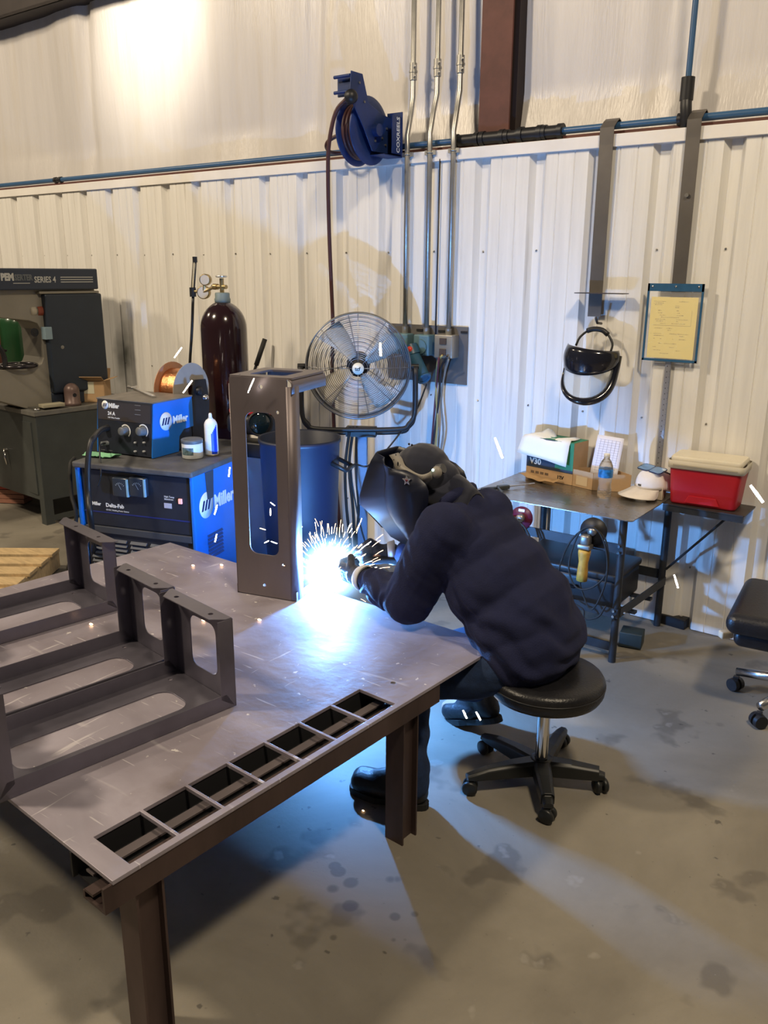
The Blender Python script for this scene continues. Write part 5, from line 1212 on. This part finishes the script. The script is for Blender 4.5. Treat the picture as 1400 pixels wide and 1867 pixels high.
# trousers
mb = MB()
cap(mb, hipL+V(-.02,.0,.015), hipR+V(-.02,0,.005), .100)
cap(mb, hipL, V(-1.21,2.15,.400), .088, .070); cap(mb, V(-1.21,2.15,.400), kneeL, .070, .074); cap(mb, kneeL, ankL+V(0,0,.02), .078, .064); cap(mb, hipR, kneeR, .098, .092); cap(mb, V(-1.22,2.24,.38), V(-1.38,2.26,.32), .07, .07); cap(mb, kneeR, ankR+V(0,0,.03), .078, .062)
cap(mb, ankL+V(0,0,.05), ankL+V(.0,0,-.035), .066, .068)
def dj(p): return .006*noise.noise(p*14)+.004*noise.noise(V(p.x*9,p.y*9,p.z*30))
skinpart(mb, 'jeans', M_jeans, t, .009, 3, dj)
# jacket
mb = MB()
cap(mb, V(-1.100,2.255,.492), V(-1.100,2.405,.492), .139); cap(mb, V(-1.155,2.27,.58), V(-1.155,2.39,.58), .155)
cap(mb, V(-1.240,2.26,.675), V(-1.240,2.40,.675), .145); cap(mb, V(-1.315,2.25,.765), V(-1.315,2.41,.765), .120)
cap(mb, V(-1.365,2.215,.840), V(-1.365,2.445,.840), .092); cap(mb, V(-1.385,2.33,.885), V(-1.43,2.33,.915), .080, .068)
cap(mb, V(-1.26,2.35,.60), V(-1.26,2.40,.60), .115)
cap(mb, shL, elL, .097, .084); cap(mb, elL, wrL+V(.075,-.02,.0), .080, .054)
cap(mb, shR, elR, .097, .084); cap(mb, elR, wrR+V(.075,.03,.0), .080, .054)
def fold(p):
    d = .005*noise.noise(p*7)+.003*noise.noise(p*16)
    if p.x > -1.48: d += .0045*noise.noise(V((p.x*.9+p.z*.7)*34, p.y*4, (p.z-p.x*.5)*6))-.004*max(0,noise.noise(V((p.x*.6+p.z*.9)*22+3, p.y*5, p.x*7)))
    else: d += .0045*math.sin((p.x+.35*p.y)*80+9*noise.noise(p*11))*max(0,min(1,(-1.50-p.x)/.08))
    d += .0055*math.sin(p.z*75+p.x*45+6*noise.noise(p*6))*max(0,min(1,(.72-p.z)/.1))*max(0,min(1,(p.x+1.36)/.1))
    return d
skinpart(mb, 'jacket', M_jacket, t, .008, 4, fold)
# collar roll
mb = MB(); cpt = V(-1.410,2.33,.905)
mb.tube([cpt+V(.035*math.cos(a_)-.012*math.sin(a_)*0, .074*math.sin(a_), .036*math.cos(a_)+.02) for a_ in [2*PI*i/20 for i in range(20)]], .020, 10, closed=True)
mb.build('collar', M_jacket, t)
# boots
def boot(an_, fwd, pitch, name='boot'):
    f = V(fwd[0], fwd[1], 0).normalized(); s = V(-f.y, f.x, 0)
    M = frame(an_, f, s) @ Matrix.Rotation(pitch, 4, 'Y')
    m_ = MB(M)
    cap(m_, V(-.012,0,.03), V(-.02,0,-.04), .050, .046); cap(m_, V(-.03,0,-.062), V(.06,0,-.060), .038, .040); cap(m_, V(.05,-.012,-.062), V(.165,-.010,-.064), .040, .036); cap(m_, V(.05,.014,-.062), V(.160,.014,-.064), .038, .036); cap(m_, V(.02,0,-.02), V(.10,0,-.05), .042, .036)
    b_ = skinpart(m_, name, M_boot, t, .007, 5)
    so = MB(M); g = []
    ol = []
    for i in range(28):
        a_ = 2*PI*i/28; x = .068+.138*math.cos(a_); w_ = (.050 if x > .08 else .040)*abs(math.sin(a_))**.75*(1 if math.sin(a_) > 0 else -1)
        ol.append((x, w_))
    so.plate(ol, [], .022, Matrix.Translation(V(0,0,-.112))); so.build('sole', M_rubber, b_, bevel=.004)
boot(ankL+V(0,0,-.003), (-.985,-.22), 0); 
boot(ankR+V(0.0,0,.005), (-.97,.15), .38)
# gloves: palm, five bent fingers each
def glove(w_, palm_dir, across, up_, grip, side):
    """w_: wrist; palm_dir: towards the knuckles; across: little finger -> index; fingers curl round grip"""
    pd = palm_dir.normalized(); ac = (across-pd*across.dot(pd)).normalized(); nr = pd.cross(ac).normalized()
    if nr.dot(up_) < 0: nr = -nr
    m_ = MB()
    cap(m_, w_-pd*.03, w_+pd*.01, .040, .036)
    for k in (-1.2,-.4,.4,1.2): cap(m_, w_+ac*(.014*k)*1.1+pd*.01, w_+pd*.078+ac*.0175*k, .022, .0175)
    for k, L_ in ((-1.5,.050),(-.5,.062),(.5,.066),(1.5,.060)):
        a_ = w_+pd*.082+ac*.0175*k; b_ = a_+(pd*.72-nr*.69).normalized()*L_*.58; c_ = b_+(-nr*.93-pd*.36).normalized()*L_*.50; d_ = c_+(-pd*.85-nr*.5).normalized()*L_*.36
        cap(m_, a_, b_, .0125, .0118, 10); cap(m_, b_, c_, .0118, .0108, 10); cap(m_, c_, d_, .0108, .0098, 10)
    a_ = w_+pd*.025+ac*.035; b_ = a_+(ac*.55+pd*.55-nr*.6).normalized()*.038; c_ = b_+(pd*.7-nr*.55-ac*.3).normalized()*.030
    cap(m_, a_, b_, .016, .014, 10); cap(m_, b_, c_, .014, .012, 10)
    g_ = skinpart(m_, 'glove', M_glove, t, .0036, 3)
    cf = MB(); q = pd.to_track_quat('Z','Y').to_matrix().to_4x4(); q.translation = w_-pd*.048
    MB(q).lathe([(.046,0),(.050,.002),(.047,.020),(.043,.030),(.039,.030),(.042,.0)], n=28).build('cuff', M_cuff, g_)
    return pd, ac, nr
glove(wrL+V(-.01,.0,.0), V(-.96,.20,-.06), V(.15,-.25,.95) , V(.1,-.6,.3), None, 1)
glove(wrR+V(-.01,.0,.0), V(-.80,-.58,-.10), V(0,.2,1), V(.1,.8,.3), None, -1)
# cap with neck flap under the helmet
mb = MB(); M_cap = mat('dark cotton cap', (.007,.009,.022), .9, 0, var=.15, scale=30, sheen=.3)
cap(mb, headC+V(.0,0,.012), headC+V(-.010,0,.010), .099, .096)
cap(mb, headC+V(.06,0,-.01), headC+V(.075,0,-.005), .070, .066)
cm_ = skinpart(mb, 'skull_cap', M_cap, t, .007, 3)
mb = MB(); g = []
for i in range(9):
    s_ = i/8; row = []
    for j in range(11):
        u_ = -1+2*j/10; row.append(headC+V(.060+.150*s_, .085*u_, .012+.030*math.sin(s_*PI)*(1-u_*u_)-.075*u_*u_-.045*s_))
    g.append(row)
mb.sheet(g); mb.build('cap_bill', M_cap, t, solid=.006)
mb = MB()
for k in range(3): mb.ball(headC+V(-.045+.012*k,-.02,.104-.002*k), .004)
mb.build('cap_button', M_black, cm_, kind='stuff')
# helmet shell traced as profile curves of a real hollow shell
def hz(zx, zy, Y): p = Yp(620+zx/4.667, 800+zy/4.667, Y); return p
mid = 2.325
rows_px = [ # front edge, crease, rear edge
 ((312,112),(362,170),(430,262)), ((262,190),(372,232),(560,268)), ((222,290),(388,315),(655,315)), ((188,400),(385,420),(728,385)),
 ((166,480),(388,500),(752,450)), ((164,556),(402,580),(748,540)), ((225,606),(430,655),(735,630)), ((300,676),(468,722),(708,705)),
 ((372,756),(512,780),(680,775)), ((432,828),(556,828),(650,828)), ((520,876),(592,864),(630,870)), ((596,906),(612,890),(622,890))]
g = []
for (fp_, cp_, bp_) in rows_px:
    f3, c3, b3 = hz(*fp_, mid-.060), hz(*cp_, mid-.095), hz(*bp_, mid-.118)
    row = []
    for (p, w_) in ((b3,.118),((c3+(b3-c3)*.5),.120),(c3+(b3-c3)*.12,.103),(c3,.092),(c3+(f3-c3)*.12,.078),(f3+(c3-f3)*.08,.068),(f3,.058),(f3+(f3-c3)*.02,.03)): row.append(V(p.x, mid-w_, p.z))
    row += [V(p.x, 2*mid-p.y, p.z) for p in row[::-1]]
    g.append(row)
M_helm = mat('black helmet shell', (.006,.008,.020), .38, 0, var=.2, scale=14)
he = MB().sheet(g).build('welding_helmet', M_helm, t, solid=.004)
# dark filter window on the front
def frontpt(i, s): return g[i][7].lerp(g[i+1][7], s)
fa, fb = g[6][7], g[9][7]; fa = V(fa.x, mid, fa.z); fb = V(fb.x, mid, fb.z); dn = (fb-fa).normalized(); nr = V(0,1,0).cross(dn).normalized()
if nr.dot(V(-1,0,-1)) < 0: nr = -nr
Mw_ = frame(fa+nr*.002, (0,1,0), dn); zz = (Mw_.to_3x3() @ V(0,0,1)).dot(nr)
MB(Mw_).plate(rrect(-.050,.050,.006,.085,.006), [rrect(-.040,.040,.014,.077,.004)], .008 if zz > 0 else -.008).build('lens_frame', M_black, he)
MB(Mw_).plate(rrect(-.041,.041,.013,.078,.004), [], .003 if zz > 0 else -.003).build('lens', mat('dark filter glass', (.01,.03,.015), .04, 0, coat=1), he)
# headgear: pale ratchet band with knobs, star badge on the pivot
M_band = mat('beige headgear plastic', (.22,.20,.17), .5, 0, var=.08)
def bandpt(zx, zy, w_): p = hz(zx, zy, mid-w_); return V(p.x, mid-w_, p.z)
ctl = [(445,128,.02,34),(462,170,.075,36),(500,228,.100,36),(560,280,.110,30),(620,318,.114,26),(690,346,.115,26),(745,338,.110,32),(800,305,.098,34)]
top = []; bot = []
for (x, y, w_, hh) in ctl: 
    pass
upc = [(498,120,.03),(530,172,.080),(552,225,.101),(600,262,.110),(650,292,.114),(700,305,.115),(755,288,.110),(790,262,.100)]
loc_ = [(418,142,.03),(450,190,.080),(478,262,.103),(540,275,.112),(606,292,.116),(660,322,.117),(712,366,.113),(782,348,.100)]
mb = MB(); mb.sheet([smooth_path([bandpt(*p) for p in upc], 3), smooth_path([bandpt(*p) for p in loc_], 3)])
mb.build('headgear_band', M_band, he, solid=.003)
mb = MB()
for (x, y, rx_, ry_) in ((498,212,.0035,.008),(462,178,.002,.003),(492,160,.002,.003),(480,135,.002,.003)):
    c_ = bandpt(x, y, .100 if y > 200 else (.075 if y > 170 else .05)); mb.ball(c_+V(0,-.004,0), 1, (rx_,.0015,ry_), 12)
mb.build('band_slot', M_black, he)
kn = bandpt(822, 285, .092)
mb = MB(); mb.ball(kn, .017, (1.1,.8,1.2)); mb.build('adjuster_housing', M_band, he)
kn2 = bandpt(858, 262, .07); mb = MB(); mb.cyl(kn2+V(-.012,0,-.004), kn2+V(.010,0,.006), .019, .016, n=20); mb.build('ratchet_knob', mat('grey knob plastic', (.06,.06,.065), .5), he)
mb = MB(); mb.ball(bandpt(790,266,.104), .0042); mb.build('indicator_lamp', mat('green white indicator', (.6,1,.9), .3, emit=(.6,1,.85), estr=6), he)
sc_ = hz(575, 352, mid-.118); sc_ = V(sc_.x, mid-.121, sc_.z)
star = []
for k in range(10):
    a_ = PI/2+k*PI/5+.1; r_s = .0185 if k % 2 == 0 else .0085; star.append((r_s*math.cos(a_), r_s*math.sin(a_)))
stb = MB(frame(sc_+V(0,-.001,0), (1,0,0), UP)).plate(star, [], .003).build('star_badge', mat('chromed star', (.6,.58,.60), .25, .9), he, bevel=.001)
MB(frame(sc_+V(0,-.004,0), (1,0,0), UP)).lathe([(.001,.002),(.004,.0015),(.005,0)], n=14).build('badge_stone', mat('dark red stone', (.12,.02,.03), .3), stb)
# ---------------------------------------------------------------- torch, arc and sparks
ARC = V(-1.967, 2.324, .519)
t = thing('welding_torch', 'black welding torch with copper nozzle held in the gloves at the arc', 'torch', (-1.88,2.33,.55))
hd = V(-1.85,2.455,.578)
mb = MB(); mb.tube([V(-1.74,2.52,.575), V(-1.80,2.49,.578), hd, V(-1.895,2.41,.58)], [.015,.016,.016,.014], 12, cubic=4); mb.build('handle', M_black, t)
mb = MB(); mb.tube([V(-1.895,2.41,.58), V(-1.935,2.385,.586), V(-1.960,2.368,.573)], .008, 10, cubic=4); mb.build('neck', M_black, t)
MB().cyl(V(-1.957,2.370,.577), ARC+V(.010,.006,.014), .011, .008, n=16).build('nozzle', mat('copper nozzle', (.6,.3,.15), .3, 1), t)
tag(MB().tube([V(-1.74,2.52,.575), V(-1.66,2.60,.55), V(-1.52,2.70,.50), V(-1.56,2.85,.30), V(-1.8,2.9,.03), V(-2.3,2.85,.014)], .011, 10, cubic=5).build('torch_cable', M_rubber), 'black torch cable looping back from the gloves behind the welder', 'cable')
M_arc = mat('arc plasma', (1,1,1), .5, emit=(.55,.78,1), estr=60)
t = thing('welding_arc', 'blinding blue white welding arc at the foot of the tall steel bracket', 'welding arc', tuple(ARC))
o = MB().ball(ARC, .008, (1,1,1.1)).build('arc_core', M_arc, t)
# arc glare added to imitate camera bloom: emission thins out with distance
m = bpy.data.materials.new('arc glare'); m.use_nodes = True; nt = m.node_tree; n = nt.nodes; L = nt.links; n.clear()
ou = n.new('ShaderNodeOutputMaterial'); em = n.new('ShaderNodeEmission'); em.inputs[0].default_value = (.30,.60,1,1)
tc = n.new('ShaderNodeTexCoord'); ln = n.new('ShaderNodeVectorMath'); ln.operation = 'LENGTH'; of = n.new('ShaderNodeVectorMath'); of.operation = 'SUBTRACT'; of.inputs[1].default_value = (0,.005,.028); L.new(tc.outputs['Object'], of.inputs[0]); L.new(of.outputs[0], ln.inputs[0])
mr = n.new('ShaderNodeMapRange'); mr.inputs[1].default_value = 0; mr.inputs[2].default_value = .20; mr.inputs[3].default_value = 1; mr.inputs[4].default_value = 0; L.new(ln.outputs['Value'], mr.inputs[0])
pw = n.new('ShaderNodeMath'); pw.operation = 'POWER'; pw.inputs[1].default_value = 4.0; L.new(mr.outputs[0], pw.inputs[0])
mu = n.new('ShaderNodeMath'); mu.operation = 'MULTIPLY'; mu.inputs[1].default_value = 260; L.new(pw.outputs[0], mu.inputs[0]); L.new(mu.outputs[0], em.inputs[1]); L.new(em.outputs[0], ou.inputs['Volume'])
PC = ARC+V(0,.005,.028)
pl_ = MB().ball(PC, .205, (1,1,1), 24).build('arc_glare', m, t)
M_spk = mat('spark orange', (1,.6,.3), .5, emit=(1,.62,.34), estr=7)
M_spw = mat('spark white', (1,.9,.8), .5, emit=(1,.86,.72), estr=26)
random.seed(11)
meshes = []
for k in range(10):
    L_ = .010+.006*k; mb = MB(); r_ = .0006+.00006*k
    mb.tube([(0,0,0),(0,L_*.03,L_*.5),(0,0,L_)], [r_*.5,r_*1.25,r_], 6, cubic=2)
    o = mb.build('spark', M_spw if k % 3 == 0 else M_spk); meshes.append(o)
M_sp0 = [o.data for o in meshes]
for o in meshes: bpy.data.objects.remove(o)
def spark(p, d, me, s=1.0):
    o = bpy.data.objects.new('spark', me); COL.objects.link(o); o.location = p
    o.rotation_euler = d.to_track_quat('Z','Y').to_euler(); o.scale = (s, s, s); o['label'] = 'tiny glowing spark in the spray flying up from the welding arc'; o['category'] = 'spark'; o['group'] = 'sparks spraying from the welding arc'
for k in range(230):
    th_ = random.gauss(0, .62); ph = random.uniform(0, 2*PI); r_ = .05+.22*random.random()**1.4
    d = (CR*math.sin(th_)*1.15 + V(0,0,1)*math.cos(th_) + (-_F)*random.uniform(-.4,.5)).normalized()
    if random.random() < .12: d = V(random.uniform(-1,1), random.uniform(-.6,.6), random.uniform(-.1,.6)).normalized()
    j = random.choices(range(10), weights=[3,4,5,5,4,4,3,3,2,2])[0]
    if r_ > .16: j = min(j, 5)
    p = ARC + d*r_ + V(0,0,-.006*(r_/.1)**2)
    spark(p, (d+V(random.gauss(0,.12),random.gauss(0,.12),-.6*r_)).normalized(), M_sp0[j], random.uniform(.7,1.15))
def fly(a_, b_, Y, la, w_=.0032, white=True):
    p, q = Yp(*a_, Y), Yp(*b_, Y); o = MB().tube([p, p.lerp(q,.5), q], [w_*.7,w_,w_*.8], 8).build('flying_spark', M_spw if white else M_spk); tag(o, la, 'spark')
fly((452,716),(463,690),2.05,'long pale orange spark in front of the top of the tall bracket',.0019)
fly((334,716),(350,694),2.6,'slanting spark in front of the copper wire spool',.0034)
fly((318,652),(331,634),2.7,'short spark above the copper wire spool flange',.0034)
fly((693,625),(694,649),2.9,'upright bright spark in front of the fan cage',.0050)
fly((902,798),(916,835),3.0,'white slanting spark in front of the wall left of the V30 carton',.0052)
fly((1368,885),(1391,916),3.2,'bright slanting spark beside the red cooler',.0062)
fly((1229,1048),(1236,1072),3.2,'small slanting spark right of the side table brace',.0036)
fly((844,1295),(851,1310),2.25,'left of two sparks in front of the boot under the stool',.0030)
fly((868,1298),(876,1313),2.25,'right of two sparks in front of the boot under the stool',.0030)
fly((419,852),(417,869),2.35,'upright spark in front of the power source beside the tall bracket',.0028)
fly((393,935),(391,916+20),2.3,'tiny spark on the round emblem of the power source',.0024) if False else None
fly((396,921),(391,938),2.3,'spark crossing the emblem on the side of the power source',.0028)
fly((395,974),(392,988),2.3,'spark just above the far table corner by the power source',.0028)
fly((484,966),(474,963),2.45,'spark low in the tall bracket slot, highest of those inside it',.0019,False)
fly((493,916),(501,922),2.45,'slanting spark in front of the right bar of the tall bracket slot',.0019)
fly((493,927),(493,940),2.45,'upright spark inside the tall bracket slot at its right edge',.0019)
fly((482,990),(490,986),2.45,'small flat spark in the lower part of the tall bracket slot',.0019)
fly((494,987),(505,991),2.45,'flat spark at the right of the lower bracket slot',.0019)
fly((458,1013),(463,1012),2.45,'round spark at the bottom left of the tall bracket slot',.0019)
fly((476,1020),(478,1012),2.45,'short upright spark at the bottom of the tall bracket slot',.0019)
for (px, py, la) in ((352,1031,'glowing spatter on the far part of the table top, left one'),(404,1030,'glowing spatter on the table top left of the tall bracket foot'),(371,1131,'glowing spatter seen through the front bracket window'),(473,1130,'small glowing spatter on the table in front of the tall bracket'),(166,1138,'glowing spatter on the table between the rear and middle brackets'),(686,1408,'spatter glowing on the floor by the boot toe'),(662,1478,'spatter glowing on the floor in front of the boot')):
    q = Zp(px, py, T+.006) if py < 1200 else Zp(px, py, .004)
    r_ = .0055 if py < 1200 else .003
    tag(MB().ball(q, r_, (1.5,.8,.6)).build('spatter', M_spk), la, 'spark')
# ---------------------------------------------------------------- light
def area(loc, rot_to, size, power, col, sy=None):
    l = bpy.data.lights.new('high_bay_lamp', 'AREA'); l.energy = power; l.color = col; l.size = size
    if sy: l.shape = 'RECTANGLE'; l.size_y = sy
    o = bpy.data.objects.new('high_bay_lamp', l); COL.objects.link(o); o.location = loc
    o.rotation_euler = (Vector(rot_to)-Vector(loc)).to_track_quat('-Z', 'Y').to_euler(); return o
WARM = (1, .83, .60)
area((1.0, .7, 5.4), (-1.2, 3.2, .8), .5, 195, WARM)
area((-4.8, -1.2, 5.4), (-4, 3.2, 1.0), .5, 270, WARM)
area((-9.0, .2, 5.4), (-7, 3.4, 1), .5, 150, WARM)
sl = bpy.data.lights.new('glare_spot', 'SPOT'); sl.energy = 330; sl.color = (1,.90,.74); sl.spot_size = math.radians(42); sl.spot_blend = 1; sl.shadow_soft_size = .15  # unseen spot added to make the bright glare patch on the insulation
so = bpy.data.objects.new('glare_spot', sl); COL.objects.link(so); so.location = (-4.4, 2.5, 4.1); so.rotation_euler = (V(-4.85,4.05,3.12)-V(-4.4,2.5,4.1)).to_track_quat('-Z','Y').to_euler()
w = bpy.data.worlds.new('hall light'); w.use_nodes = True; SC.world = w
bg = w.node_tree.nodes['Background']; bg.inputs[0].default_value = (.85,.80,.78,1); bg.inputs[1].default_value = .08
l = bpy.data.lights.new('welding_arc_light', 'POINT'); l.energy = 155; l.color = (.13,.40,1); l.shadow_soft_size = .018
o = bpy.data.objects.new('welding_arc_light', l); COL.objects.link(o); o.location = ARC
